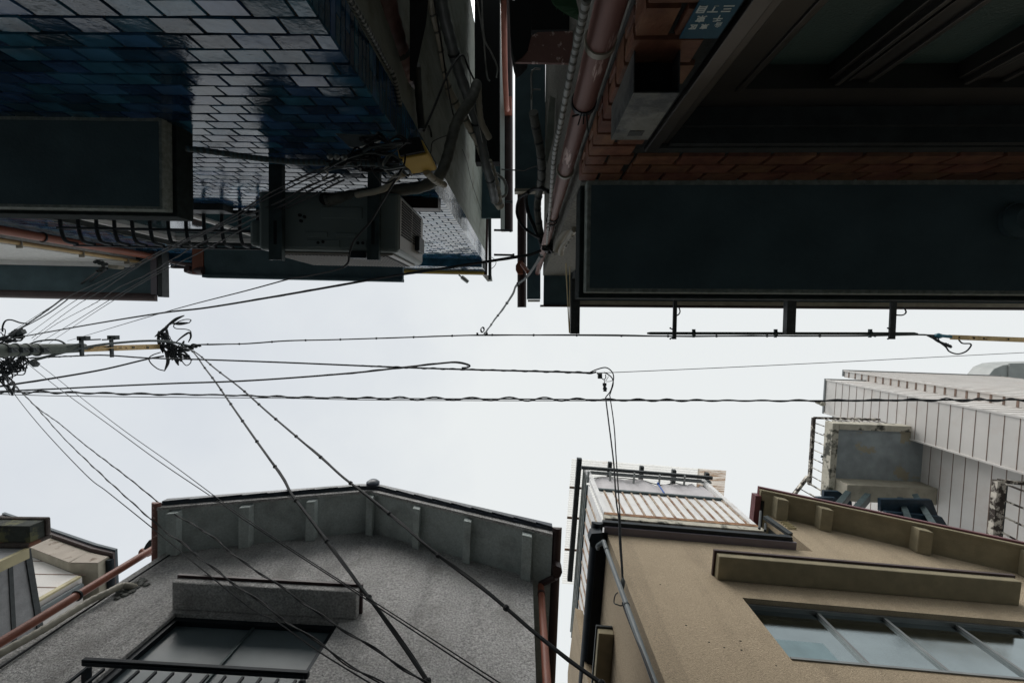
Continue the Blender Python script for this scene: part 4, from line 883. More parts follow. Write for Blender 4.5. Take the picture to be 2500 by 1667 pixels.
b = MB(); b.half_round([FF.P(a_, n_, zg_ + .08), FF.P(a_, -4, zg_ + .08)], .062); part('gutter', b, M['black'], G_, smooth=True)
q = MB(); q.tube([FF.P(.04, -.1, GZ), FF.P(.04, -.1, zF(0) - .05)], .04, 12); single('grey_downpipe', q, M['greypipe'], 'grey downpipe half hidden behind the long terracotta pipe', 'downpipe', smooth=True)
# bay in front
d = D(72, 1338); kb = 5.55 / -d.x; oB2 = d * kb; FY = Fr(tuple(oB2.xy), 0.0, -1); zb_ = oB2.z
BY = thing('bay_wall', 'grey panelled bay with yellowed edge trims at the left border', 'bay', tuple(FY.P(-.5, -.2, 2)))
fb = FF.n.dot(FF.P(0, 0, 0) - FY.P(0, 0, 0))
b = MB(); b.prism([FY.P(0, 0, GZ), FY.P(0, 0, zb_), FY.P(0, fb + .002, zb_ + .13), FY.P(0, fb + .002, GZ)], FY.t * -2.2); part('wall', b, mat('grey_bay_panel', (.27, .27, .275), .8, .15, 12, .4, 60), BY)
b = MB()
for py in (28,):
    n_, z_ = FY.side(py, 1450); b.box(FY, .0005, .01, fb + .01, -.005, z_ - .02, z_ + .02)
n_, z_ = FY.side(88, 1430)
b.prism([FY.P(.001, -.0, zb_ - .06), FY.P(.001, 0, zb_ - .0), FY.P(.001, fb, zb_ + .13), FY.P(.001, fb, zb_ + .07)], FY.t * .015)
part('joint', b, M['iron'], BY)
b = MB(); b.box(FY, -.03, .02, -.10, .012, GZ, zb_ - .02); part('corner_trim', b, M['creamtrim'], BY)
b = MB(); b.box(FY, -2.2, -.0, .001, .05, zb_ - .02, zb_ + .25); b.box(FY, -2.2, .0, .051, .26, zb_ + .18, zb_ + .24)
part('rotted_awning', b, mat('rotted_board', (.05, .04, .035), .8, .5, 8, .5, 40, stain=(.14, .06, .035), sscale=5, sthr=(.56, .62)), BY, bevel=.02)
b = MB(); b.box(FY, -2.2, -.02, .052, .24, zb_ + .03, zb_ + .178); part('awning_underside', b, mat('mossy_black_board', (.03, .035, .03), .8, .5, 8, .5, 40, stain=(.10, .10, .05), sscale=5, sthr=(.5, .58)), BY)
# ================================================================== G: beige house
angG = dirang((1800, 1355), (2490, 1413))
d = D(1486, 1313); oG = d * (2.70 / d.y); FG = Fr(tuple(oG.xy), angG, -1)
GH = thing('beige_stucco_house', 'beige stucco house with a long window under a hood and rafter ends at the eave', 'house', tuple(FG.P(2, -2, GZ)))
s_lo, z_lo = FG.wall(1700, 1322)
sg0, zg0 = FG.wall(1905, 1264); sg1, zg1 = FG.wall(2450, 1392)
def zG(s): return zg0 + (zg1 - zg0) * (s - sg0) / (sg1 - sg0)
zflat = z_lo; sstep = FG.wall(1872, 1256)[0]
wG0, wzG1 = FG.wall(1812, 1458); wG1 = 4.6; wzG0 = FG.wall(2200, 1634)[1]
b = MB(); wallholes(b, FG, 0, sstep, GZ, lambda s: zflat, .16, [(wG0, wG1, wzG0, wzG1)])
wallholes(b, FG, sstep + .0005, 5.4, GZ, zG, .16, [(wG0, wG1, wzG0, wzG1)])
part('wall', b, M['beige'], GH)
b = MB(); b.box(FG, .0, .16, -6, -.161, GZ, zflat); b.box(FG, .16, sstep, -6, -.161, zflat - .05, zflat); part('side_wall', b, M['beige'], GH)
b = MB(); b.box(FG, -.35, .0 - .02, -7, -1.9, GZ, zflat + 1.2); part('rear_wing', b, M['beige'], GH) if False else None
q = MB()
for x, y in ((1612, 1426), (1675, 1526), (1731, 1567), (1808, 1564), (1810, 1586), (1895, 1624), (1768, 1580)):
    s_, z_ = FG.wall(x, y); q.lump(FG.P(s_, .001, z_), .006 + .004 * random.random(), (1.2, .35, .8))
part('wall_pits', q, M['deep'], GH, kind='stuff')
q = MB(); q.box(FG, sstep + .01, sstep + .15, -.7, -.161, zflat - .5, zG(sstep) - .06); part('dark_cladding', q, M['iron'], GH)
# window
st = [FG.wall(x, y, -.06)[0] for x, y in ((1983, 1480), (2150, 1503), (2322, 1510))]
# stiles are vertical: use a lower pixel for accuracy
st = [FG.wall(2118, 1612, -.06)[0], FG.wall(2322, 1640, -.06)[0], FG.wall(2480, 1622, -.06)[0], FG.wall(2480, 1622, -.06)[0] + .62]
WG = window(FG, wG0, wG1, wzG0, wzG1, .075, st, GH, M['alug'], M['glassb'], fw=.028, sw=.014)
a_, z_ = FG.wall(1925, 1603, -.06); c_, _ = FG.wall(2050, 1605, -.06)
b = MB(); b.box(FG, a_ + .01, c_, -.0925, -.0905, z_ + .02, FG.wall(1960, 1557, -.06)[1]); part('pale_sheet', b, mat('pale_blue_sheet', (.17, .24, .26), .5), WG)
# long hood
zh = FG.wall(2100, 1457)[1] + .09; s0, n0 = FG.flat(1757, 1358, zh); s1, _ = FG.flat(2497, 1414, zh)
HG = thing('window_hood', 'long beige hood over the window of the beige house', 'hood', tuple(FG.P(s0, .1, zh)))
b = MB(); b.box(FG, s0, s1, .001, n0, zh, zh + .085); part('slab', b, M['beigetrim'], HG, bevel=.01)
b = MB(); b.box(FG, s0 - .02, s1 + .02, .001, n0 + .022, zh + .086, zh + .115); part('metal_cap', b, M['darkbrown'], HG)
# side hood + window of G on its left face
FGs = Fr(tuple(FG.P(0, 0, 0).xy), angG + math.pi / 2, 1)
_, zsh = FGs.wall(1500, 1667) if False else (0, 3.9)
zsh = 4.78; p0 = U(1460, 1533, zsh); 
b = MB(); nA = (U(1458, 1545, zsh) - FG.P(0, 0, 0)).dot(FG.n); aA = (U(1462, 1545, zsh) - FG.P(0, 0, 0)).dot(FG.t)
b.box(FG, aA, -.001, -4, nA, zsh, zsh + .09); part('side_hood', b, M['beigetrim'], GH, bevel=.01)
b = MB(); b.box(FG, aA - .015, -.001, -4, nA + .02, zsh + .091, zsh + .115); part('side_hood_cap', b, M['iron'], GH)
# flat eave, left portion
zf_ = zflat; n2 = FG.flat(1600, 1296, zf_)[1]; s0, _ = FG.flat(1476, 1293, zf_); s1, _ = FG.flat(1946, 1322, zf_)
b = MB(); b.box(FG, s0, s1, -.16, n2, zf_ + .001, zf_ + .03); part('flashing', b, M['purple'], GH)
b = MB(); b.box(FG, s0 - .02, s1 - .04, n2 - .02, n2 + .05, zf_ + .031, zf_ + .09); part('gutter', b, M['black'], GH)
b = MB(); b.box(FG, FG.wall(1880, 1270)[0], s1 - .02, -.5, .1, zf_ + .1, zf_ + .2)
# side gutter (black) with collector and grey downpipe
zs = zf_ - .02; a_, n_ = FG.flat(1461, 1280, zs)
b = MB(); b.half_round([FG.P(a_, n_, zs + .08), FG.P(a_, -6, zs + .08)], .075); part('side_gutter', b, M['black'], GH, smooth=True)
q = MB()
for k in range(1, 8): q.box(FG, a_ - .079, a_ + .079, n_ - k * .62, n_ - k * .62 + .02, zs + .0, zs + .08)
part('gutter_joint', q, M['black'], GH) if False else None
b = MB(); b.prism([U(x, y, zs - .12) for x, y in ((1438, 1318), (1444, 1302), (1470, 1300), (1476, 1318), (1472, 1328), (1450, 1338), (1442, 1334))], Vector((0, 0, .14))); part('gutter_collector', b, M['black'], GH)
b = MB(); b.box(FG, -.13, -.001, -6, .03, zs - .01, zs + .0); part('side_soffit', b, M['deep'], GH)
d_ = D(1560, 1560); k = 2.66 / d_.y; q_ = d_ * k; ztp = 2.66 * 1080 / 548
t = thing('grey_downpipe', 'grey downpipe running down the corner of the beige house', 'downpipe', (q_.x, q_.y, 2))
b = MB(); b.tube([(q_.x, q_.y, z) for z in (GZ, 1, 3, ztp)], .025, 16); part('pipe', b, M['greypipe'], t, smooth=True)
b = MB(); b.tube(catmull([(q_.x, q_.y, ztp - .03), (q_.x, q_.y, ztp + .03), U(1468, 1326, ztp + .06), U(1459, 1332, ztp + .1), U(1460, 1338, ztp + .2)], 5), .026, 14); part('elbow', b, M['greypipe'], t, smooth=True)
for yy in (1352, 1492):
    zz = 2.66 / ((yy - 785) / 1080); q = MB(); q.tube([(q_.x, q_.y, zz), (q_.x, q_.y, zz + .018)], .030, 16); part('coupling', q, M['iron'], t, smooth=True)
b = MB(); b.tube(catmull([U(1519, 1420, 4.5), U(1522, 1440, 4.4), U(1520, 1475, 4.2), U(1507, 1475, 4.2), U(1499, 1470, 4.25), U(1502, 1452, 4.3), U(1508, 1446, 4.35)], 5), .006, 6); b.tube(catmull([U(1520, 1470, 4.2), U(1530, 1500, 4.05), U(1570, 1600, 3.4), U(1600, 1680, 3.1)], 5), .01, 6)
single('cable_loop', b, M['cable'], 'black cable looping at the grey downpipe of the beige house', 'cable', smooth=True)
# gable eave of G, right portion
ovG = FG.flat(2200, 1272, zG(FG.wall(2200, 1340)[0]))[1]
sv0 = FG.flat(1860, 1222, zG(sstep))[0]
rG = gable_roof(FG, GH, sv0, -99, 5.6, zG, ovG, .9, M['beigetrim'], M['beigetrim'], M['maroon'],
    ribs_px(FG, zG, ovG, [(1870, 1891, 1232), (1975, 1996, 1247), (2201, 2224, 1292), (2470, 2498, 1345)]), M['beigetrim'], ribd=.13, tiles_=False)
b = MB(); a_, n_ = FG.flat(1850, 1209, zG(sv0)); b.box(FG, a_ - .04, a_ + .045, -3, n_, zG(sv0) - .02, zG(sv0) + .1); part('gutter', b, M['maroon'], GH)
b = MB(); a_, n_ = FG.flat(1862, 1222, zG(sv0) - .02); b.box(FG, a_ - .02, a_ + .02, -3, n_, zG(sv0) - .03, zG(sv0) + .0); part('gutter_board', b, M['deep'], GH)
# lattice vent on G's wall
LV = thing('lattice_vent', 'small pale lattice vent on the beige wall under the gable eave', 'vent', tuple(FG.P(*((lambda w_: (w_[0], .02, w_[1]))(FG.wall(1925, 1285))))))
vA = FG.wall(1905, 1277); vB = FG.wall(1944, 1292)
for k in range(4):
    q = MB(); z_ = vA[1] + (vB[1] - vA[1]) * k / 3 ; q.box(FG, vA[0], vB[0], .012, .03, z_ - .004, z_ + .004); part('lath', q, M['wood'], LV)
for k in range(3):
    q = MB(); s_ = vA[0] + (vB[0] - vA[0]) * (k + .5) / 3; q.box(FG, s_ - .012, s_ + .012, .001, .0118, min(vA[1], vB[1]) - .02, max(vA[1], vB[1]) + .02); part('lath', q, M['wood'], LV)
# ================================================================== rooftop laundry deck on G
DK = thing('laundry_deck', 'rusty steel laundry deck with white panels and a corrugated canopy on the beige house', 'laundry deck', tuple(FG.P(1, -.5, zflat)))
nd = .06; zb0 = FG.wall(1474.6, 1257, nd)[1]
sd0 = FG.wall(1474.6, 1257, nd)[0]; zt0 = FG.wall(1448, 1194.6, nd)[1]; sd1 = FG.wall(1849, 1289, nd)[0]; dep = 2.0
zt1 = FG.wall(1771, 1223, nd)[1]; zt0 = (zt0 + zt1) / 2; zb0 = (zb0 + FG.wall(1849, 1289, nd)[1]) / 2
zrl = FG.wall(1560, 1165, nd)[1]
ztt = FG.wall(1500, 1170, nd)[1]
b = MB(); b.box(FG, sd0 + .03, sd1 - .03, nd - .012, nd, zb0 + .02, zt0 - .02); part('white_panel', b, M['offw'], DK)
k = 0
for i in range(14):
    s_ = sd0 + .03 + (sd1 - sd0 - .06) * (i + .9) / 14.3
    q = MB(); q.box(FG, s_ - .012, s_ + .012, nd + .001, nd + .02, zb0 + .05, zt0 - .03); part('rusty_rib', q, M['rib'], DK)
b = MB(); b.box(FG, sd0, sd1, nd - .02, nd + .03, zt0 - .025, zt0 + .03); part('upper_beam', b, M['steel2'], DK)
b = MB(); b.box(FG, sd0, sd1, nd - .03, nd + .04, zb0 - .05, zb0 + .02); part('lower_beam', b, M['rust'], DK)
b = MB(); b.box(FG, sd0 - .02, sd1 + .03, -dep, nd + .035, zb0 - .16, zb0 - .051); part('deck_base', b, M['concreted'], DK)
zpt = FG.wall(1420, 1145, nd)[1]
for s_, m_ in ((sd0 + .03, 'rustw'), (sd1 - .03, 'rustw')):
    q = MB(); q.box(FG, s_ - .035, s_ + .035, nd - .035, nd + .034, zb0 + .021, zpt); part('corner_post', q, M['offw'], DK)
for s_, nn in ((sd0 + .03, -dep), (sd1 - .03, -dep)):
    q = MB(); q.box(FG, s_ - .035, s_ + .035, nn - .035, nn + .034, zb0 + .021, zpt); part('corner_post', q, M['steel2'], DK)
# rail tubes
for (xa, ya, xb, yb) in ((1432, 1152, 1735, 1178), (1438, 1158, 1735, 1180)):
    sa, z1_ = FG.wall(xa, ya, nd); sb, z2_ = FG.wall(xb, yb, nd); q = MB(); zz = (z1_ + z2_) / 2; q.tube([FG.P(sa, nd + .02, zz), FG.P(sb, nd + .02, zz)], .018, 10); part('rail_tube', q, M['alug'], DK, smooth=True)
for x, y in ((1436, 1150), (1490, 1150), (1548, 1153), (1610, 1158), (1671, 1160)):
    s_, z_ = FG.wall(x, y + 12, nd + .05); q = MB(); q.tube([FG.P(s_, nd - .06, z_ ), FG.P(s_, nd + .13, z_)], .018, 8); part('stub_post', q, M['steel'], DK, smooth=True)
# canopy sheet
zcn = 8.0; c0 = FG.flat(1399, 1113, zcn); c1 = FG.flat(1773, 1155, zcn); c2 = FG.flat(1377, 1424, zcn)
ncor = 54; nA_ = (c0[1] + c1[1]) / 2; sx0 = c0[0] - .02; sx1 = c1[0]
b = MB(); b2s = MB()
for i in range(ncor * 2):
    n_a = nA_ - (nA_ - c2[1]) * i / (ncor * 2); n_b = nA_ - (nA_ - c2[1]) * (i + 1) / (ncor * 2); za1 = zcn + .007 * (i % 2); zb1_ = zcn + .007 * ((i + 1) % 2)
    cutx = sx1 - .48 if i < 40 else sx1
    b.add([FG.P(sx0, n_a, za1), FG.P(cutx, n_a, za1), FG.P(cutx, n_b, zb1_), FG.P(sx0, n_b, zb1_)], [(0, 1, 2, 3)])
    if i < 40: b2s.add([FG.P(cutx - .03, n_a, za1 + .004), FG.P(sx1, n_a, za1 + .004), FG.P(sx1, n_b, zb1_ + .004), FG.P(cutx - .03, n_b, zb1_ + .004)], [(0, 1, 2, 3)])
part('corrugated_canopy', b, M['trans'], DK, label='translucent corrugated canopy')
part('rusty_sheet', b2s, M['rtrans'], DK, label='rust-streaked end sheet of the canopy')
for yy in (1188, 1262, 1340):
    n_ = FG.flat(1395, yy, zcn)[1]; q = MB(); q.box(FG, sx0, sx0 + .3, n_ - .025, n_ + .01, zcn - .02, zcn - .004); part('rusty_batten', q, M['rust'], DK)
# beams under the canopy
zbm = 7.8
a_, n_ = FG.flat(1415, 1120, zbm)
b = MB(); b.box(FG, a_ - .04, a_ + .045, FG.flat(1397, 1420, zbm)[1], n_, zbm, zbm + .09); part('side_beam', b, M['iron'], DK)
b = MB(); a0, n0 = FG.flat(1420, 1138, zbm - .2); a1, n1_ = FG.flat(1740, 1170, zbm - .2); n0 = (n0 + n1_) / 2; b.box(FG, a0, a1, n0 - .03, n0 + .02, zbm - .2, zbm - .15); part('front_beam', b, M['iron'], DK)
for x, y in ((1490, 1137), (1568, 1147), (1647, 1156), (1728, 1163)):
    a0, n0_ = FG.flat(x - 4, y - 8, zbm); a1, _ = FG.flat(x + 5, y - 8, zbm); q = MB(); q.box(FG, a0, a1, n0_ - 2.3, n0_, zbm + .001, zbm + .08); part('rafter', q, M['iron'], DK)
# side: panels with ribs
b = MB(); b.box(FG, sd0 - .045, sd0 - .036, -3.4, nd - .03, zb0 - .3, 7.15); part('side_panel', b, M['offw'], DK)
for i in range(15):
    n_ = -.14 - i * .22; q = MB(); q.box(FG, sd0 - .06, sd0 - .046, n_ - .012, n_ + .012, zb0 - .28, 7.13); part('rusty_rib', q, M['rib'], DK)
b = MB(); b.box(FG, sd0 - .07, sd0 - .02, -3.4, nd - .04, 7.151, 7.2); part('side_upper_beam', b, M['steel2'], DK)
for dz in (.75, .9, 1.05):
    q = MB(); q.tube([FG.P(sd0 - .01, nd - .02, zt0 + dz), FG.P(sd0 - .01, -3.0, zt0 + dz)], .017, 8); part('side_rail_tube', q, M['steel'], DK, smooth=True)
# tarpaulin: hangs on the rails, wavy top edge
TP = MB(); cols = 60; rows = 10
top_px = [(1436, 1172), (1450, 1166), (1476, 1163), (1520, 1166), (1568, 1171), (1590, 1178), (1608, 1183), (1622, 1183), (1636, 1180), (1645, 1176), (1660, 1181), (1678, 1184), (1690, 1181), (1703, 1191), (1710, 1184), (1722, 1190), (1744, 1212), (1755, 1222)]
tops = [FG.wall(x, y, nd - .03) for x, y in top_px]
def ztop(s):
    for (a, za1), (c, zc1) in zip(tops, tops[1:]):
        if a <= s <= c: return za1 + (zc1 - za1) * (s - a) / max(c - a, 1e-6)
    return tops[0][1] if s < tops[0][0] else tops[-1][1]
g0, g1 = tops[0][0], tops[-1][0]; vs = []
for j in range(rows + 1):
    for i in range(cols + 1):
        s_ = g0 + (g1 - g0) * i / cols; zt_ = max(ztop(s_), zt0 + .04); z_ = zt0 + .02 + (zt_ - zt0 - .02) * j / rows
        vs.append(FG.P(s_, nd - .04 + .017 * math.sin(s_ * 13 + j * .25 + 1.3 * math.sin(s_ * 5)) + .004 * math.sin(s_ * 37 + j * .4), z_))
TP.add(vs, [(j * (cols + 1) + i, j * (cols + 1) + i + 1, (j + 1) * (cols + 1) + i + 1, (j + 1) * (cols + 1) + i) for j in range(rows) for i in range(cols)])
TA = thing('tarpaulin', 'crumpled white tarpaulin tied to the rails of the laundry deck', 'tarpaulin', tuple(FG.P(g0, nd, zt0)))
part('sheet', TP, M['tarp'], TA, smooth=True)
q = MB(); q.tube(catmull([FG.P(g0 + (g1 - g0) * i / 60, nd - .035, max(ztop(g0 + (g1 - g0) * i / 60), zt0 + .04)) for i in range(61)], 2), .008, 5); part('hem', q, M['cableg'], TA, smooth=True)
q = MB(); w0 = FG.wall(1608, 1183, nd + .02); w1 = FG.wall(1622, 1204, nd + .02); q.tube([FG.P(w0[0], nd + .02, w0[1]), FG.P(w1[0], nd + .02, w1[1])], .012, 6); q.lump(FG.P(w0[0], nd + .03, w0[1] + .03), .025); part('blue_cord', q, M['tarpb'], TA)
# steel bits at the right foot of the deck
BT = thing('scaffold', 'dark steel angle and posts at the right foot of the laundry deck', 'steel frame', tuple(U(1880, 1290, 5.9)))
q = MB(); q.rod(U(1868, 1262, 6.2), U(1930, 1305, 5.8), .045, .07); part('angle_bar', q, M['iron'], BT)
for (x, y, x2, y2) in ((1857, 1248, 1854, 1290), (1869, 1278, 1868, 1295)):
    q = MB(); q.tube([U(x, y, 6.1), U(x2, y2, 5.7)], .016, 10); part('post', q, M['iron'], BT, smooth=True)
q = MB(); q.box(FG, FG.wall(1876, 1295)[0], FG.wall(1890, 1295)[0], 0, .08, zflat + .1, zflat + .25); part('base_block', q, M['iron'], BT)
# ================================================================== I: tall white building
FI = Fr((0, 0), .0, -1)
def jpt(px, py, X): d_ = D(px, py); return d_ * (X / d_.x)
pA, pB = D(2037.4, 932), D(2032, 1012)
aI = math.atan2(-(pB.x - pA.x), (pB.y - pA.y))   # lean of the joints
d = D(2018, 927); oI = d * (9.0 / d.x); FI = Fr(tuple(oI.xy), aI, -1)
ztI = oI.z
I_ = thing('white_sided_tower', 'tall pinkish white building clad in long horizontal siding panels', 'building', tuple(FI.P(2, -1, GZ)))
nlo, _ = FI.side(2497, 1154.5); 
a2, _ = 0, 0
def face_a(px, py, n, guess=None):
    # hit with the plane across n: returns s
    return FI.wall(px, py, n)
nU, _z = FI.side(2232, 934, 1.15)
def findA(px0, py0, px1, py1): pass
aS = 1.16
nS0, zS = FI.side(2062, 905, aS); nS1, _ = FI.side(2360, 973, aS)
b = MB(); b.box(FI, 0, 6, nlo, 0, GZ, ztI); part('shaft_wall', b, M['siding'], I_)
b = MB(); b.box(FI, aS, 6, .001, nS0, GZ, zS); part('upper_wall', b, M['siding'], I_)
aR = .30
b = MB(); b.box(FI, aR, 6, nlo - 4, nlo - .001, GZ, ztI); part('rear_wall', b, M['siding'], I_)
q = MB()
xs = [797, 850, 908, 968, 1030, 1092, 1163, 1233, 1310, 1388, 1468, 1555, 1650, 1745, 1848, 1957, 2073, 2198, 2330]
zs_ = []
for x in xs: n_, z_ = FI.side(1800 + x * .29787, 1000, 0); zs_.append(z_)
ph = (zs_[0] - zs_[-1]) / (len(zs_) - 1)
for k in range(44):
    z_ = zs_[0] - k * ph
    q.box(FI, -.006, -.0005, nlo, 0, z_ - .0055, z_ + .0055)
    q.box(FI, 0.0, aS, .0005, .006, z_ - .004, z_ + .004)
    q.box(FI, aR - .006, aR - .0005, nlo - 4, nlo - .03, z_ - .006 - .1, z_ + .006 - .1)
for k in range(50):
    z_ = zS - .2 - k * ph
    q.box(FI, aS - .008, aS - .0005, .007, nS0, z_ - .024, z_ + .024); q.box(FI, aS, 6, nS0 + .0005, nS0 + .006, z_ - .007, z_ + .007)
part('siding_joints', q, M['joint'], I_)
q = MB()
for (a_, n_) in ((-.012, .0), (-.012, nlo), (aS - .02, nS0)):
    q.box(FI, a_ - .012, a_ + .03, n_ - .02, n_ + .018, GZ, ztI if a_ < .5 else zS)
part('corner_trim', q, M['siding'], I_)
q = MB(); q.box(FI, -.03, 6, nlo - .03, .03, ztI + .001, ztI + .06); q.box(FI, aS - .03, 6, .031, nS0 + .03, zS + .001, zS + .06); q.box(FI, aR - .03, 6, nlo - 4, nlo - .031, ztI + .001, ztI + .05); part('coping', q, M['alug'], I_)
q = MB(); q.tube([U(2012, 986, ztI - .1), U(1996, 983, ztI - .05), U(1991, 981, ztI)], [.05, .04, .03], 8); q.lump(U(2008, 986, ztI - .1), .07, (1.4, 1, 1)); part('lamp', q, M['cream'], I_)
# duct on top
DU = thing('roof_duct', 'pale grey square duct bending over the roof edge of the white building', 'duct', tuple(U(2450, 930, 14.6)))
q = MB(); pts = [U(x, y, 14.6) for x, y in ((2600, 908), (2500, 906), (2478, 907), (2462, 910), (2448, 917), (2438, 928), (2434, 940), (2434, 960))]; q.tube(pts, .28, 4) if False else None
outer = [(2600, 885), (2480, 888), (2450, 891), (2428, 900), (2413, 918), (2406, 938), (2405, 946)]; inner = [(2600, 925), (2500, 924), (2472, 924), (2456, 927), (2446, 936), (2440, 946)]
q = MB(); q.prism([U(x, y, 14.9) for x, y in outer + inner[::-1]], Vector((0, 0, .7))); part('elbow', q, M['ductm'], DU, bevel=.02)
q = MB(); q.prism([U(x, y, 14.85) for x, y in ((2465, 887), (2600, 884), (2600, 928), (2463, 924))], Vector((0, 0, .04))); part('flange', q, M['ductm'], DU)
q = MB(); q.prism([U(x, y, 15.2) for x, y in ((2441, 946), (2447, 936), (2457, 928), (2474, 924), (2600, 930), (2600, 952), (2440, 947))], Vector((0, 0, .3))); part('inner_cheek', q, M['steel2'], DU)
# balcony slab of I
zb_ = FI.side(2255, 1100, aR)[1]
a0, n0 = FI.flat(2045, 1047, zb_); _, n1_ = FI.flat(2045, 1212, zb_)
BL = thing('balcony', 'stained concrete balcony slab with rusty white railing on the white building', 'balcony', tuple(FI.P(-.5, -2, zb_)))
q = MB(); q.box(FI, a0, aR, n1_, n0 , zb_ + .02, zb_ + .16); part('slab', q, M['concrete'], BL)
q = MB(); q.box(FI, a0 - .001, aR - .35, n0 - .0, n0 + .14, zb_ - .05, zb_ + .22); q.box(FI, a0 - .15, a0 - .002, n1_ - .05, n0 + .14, zb_ - .05, zb_ + .22); part('edge_beam', q, M['concreted'], BL, bevel=.01)
zbb = zb_ - .42; aa, na_ = FI.flat(2069, 1183, zbb); ac, nc_ = FI.flat(2277, 1222, zbb)
q = MB(); q.box(FI, aa, aR - .01, na_ - .38, na_, zbb, zb_ + .019); part('lower_beam', q, M['beam'], BL, bevel=.01)
zrt = 698 and (a0 - .1 + oI.x) * 1080 / 700
ra, rn = a0 - .08, n0 + .1
q = MB(); q.rod(FI.P(ra, rn, zrt), FI.P(ra, n1_ + .0, zrt), .07); part('top_rail', q, M['rustw'], BL)
q = MB(); q.rod(FI.P(ra, rn, zrt - .01), FI.P(ra + 1.6, rn + .02, zrt - .01), .05); part('side_top_rail', q, M['rustw'], BL)
for k in range(9):
    n_ = rn - .12 - k * (rn - n1_) / 7.6; q = MB(); q.tube([FI.P(ra, n_, zb_ + .2), FI.P(ra, n_, zrt - .036)], .012, 6); part('baluster', q, M['rustw'], BL)
for k in range(10):
    q = MB(); q.tube([FI.P(ra + .15 + k * .15, rn, zb_ + .2), FI.P(ra + .15 + k * .15, rn + .01, zrt - .036)], .011, 6); part('baluster', q, M['rustw'], BL)
# stair rail going down
e0 = FI.P(ra, n1_, zrt); e1 = U(1908, 1245, zrt - 1.2)
q = MB(); q.rod(U(1972, 1163, zrt), U(1905, 1250, zrt - .3), .07); part('stair_rail', q, M['rustw'], BL)
for k in range(5):
    x, y = 1966 - k * 14, 1173 + k * 19; q = MB(); q.tube([U(x, y, zrt - .05 * k), U(x + 62 + k * 4, y + 38, zb_ + .1 - .1 * k)], .012, 6); part('baluster', q, M['rustw'], BL)
# dark things on the balcony
q = MB()
for k in range(11): q.rod(U(2019 + (k % 3) - k * .3, 1066 + k * 5.2, zb_ + .5), U(2034 - k * .3, 1067 + k * 5.4, zb_ + .35), .05, .12)
q.rod(U(2011, 1060, zb_ + .6), U(2034, 1064, zb_ + .4), .05, .02); q.rod(U(2005, 1113, zb_ + .6), U(2030, 1124, zb_ + .4), .06, .03); q.rod(U(2008, 1121, zb_ + .6), U(2028, 1124, zb_ + .4), .05, .03)
single('slatted_crate', q, M['steel2'], 'stack of blue-grey slats behind the balcony railing', 'crate')
# steel stair
ST = thing('steel_stair', 'blue-black steel stair below the balcony of the white building', 'stair', tuple(U(2150, 1250, 9)))
for (pts, z_) in (([(2012, 1198), (2050, 1200), (2080, 1225), (2080, 1245), (2010, 1232)], 9.7), ([(1996, 1214), (2040, 1215), (2075, 1245), (2060, 1262), (1996, 1240)], 9.5),
    ([(2150, 1218), (2275, 1220), (2290, 1258), (2150, 1248)], 9.2), ([(2164, 1249), (2300, 1262), (2330, 1310), (2164, 1300)], 9.0)):
    q = MB(); q.prism([U(x, y, z_) for x, y in pts], Vector((0, 0, .08))); part('tread_plate', q, mat('blue_black_steel_%d' % int(z_ * 10), (.015, .03, .045), .4, .3, 8, .1, 40), ST)
for (xa, ya, xb, yb, w_) in ((2070, 1208, 2040, 1245, .18), (2118, 1214, 2082, 1255, .18), (2198, 1220, 2222, 1280, .13), (2240, 1220, 2290, 1300, .3)):
    q = MB(); q.rod(U(xa, ya, 9.6), U(xb, yb, 8.6), w_, .1); part('stringer', q, M['steel2'], ST)
# far right railing of I, lower balcony
RR = thing('balcony_rail', 'rusty railing with a thick corroded post at the right edge', 'railing', tuple(U(2450, 1250, 7)))
q = MB(); q.rod(U(2440, 1172, 8.2), U(2426, 1320, 8.2), .16, .1); part('post', q, M['rustw'], RR)
q = MB(); q.rod(U(2451, 1172, 8.25), U(2436, 1320, 8.25), .06, .1); part('dark_post', q, M['iron'], RR)
q = MB(); q.rod(U(2438, 1173, 8.2), U(2560, 1186, 8.2), .06, .06); part('top_rail', q, M['rustw'], RR)
for (xa, ya, xb, yb) in ((2452, 1180, 2560, 1222), (2448, 1220, 2560, 1265), (2444, 1258, 2560, 1312), (2441, 1296, 2560, 1360)):
    q = MB(); q.tube([U(xa, ya, 8.15), U(xb, yb, 7.6)], .018, 7); part('baluster', q, M['rustw'], RR)
# beige wing seen between the two houses
b = MB(); b.prism([U(x, y, 6.6) for x, y in ((1404, 1483), (1423, 1490), (1423, 1800), (1384, 1800), (1386, 1640))], Vector((0, 0, -6.6 - H)))
single('rear_house', b, M['beige'], 'narrow strip of beige rear wall between the black gutter and the sky gap', 'house')
# ================================================================== utility pole
XP = -9.75
d0, d1 = D(0, 856), D(205, 849)
p0 = d0 * (XP / d0.x); p1 = d1 * (XP / d1.x)
UP = thing('utility_pole', 'concrete utility pole with steel bands, rising from the left edge', 'utility pole', (p0.x, p0.y, GZ))
pg = p0 + (p0 - p1) * ((p0.z - GZ) / (p1.z - p0.z)); pg = Vector((p0.x, p0.y, GZ))
b = MB(); b.tube([(p0.x, p0.y, GZ), (p0.x, p0.y, 4), p0, p1], [.16, .14, .12, .095], 24); part('shaft', b, M['poleg'], UP, smooth=True)
for px in (8, 36, 62, 88):
    dd = D(px, 854); q_ = dd * (XP / dd.x); q = MB(); q.tube([q_, q_ + Vector((0, 0, .03))], .13, 20); part('band', q, M['iron'], UP, smooth=True)
    q = MB(); q.box(WORLD, q_.x + .13, q_.x + .2, q_.y - .05, q_.y + .05, q_.z - .03, q_.z + .06); q.tube([q_ + Vector((.2, -.02, .0)), q_ + Vector((.2, .04, .08))], .012, 6); part('buckle', q, M['iron'], UP)
zt = p1.z; 
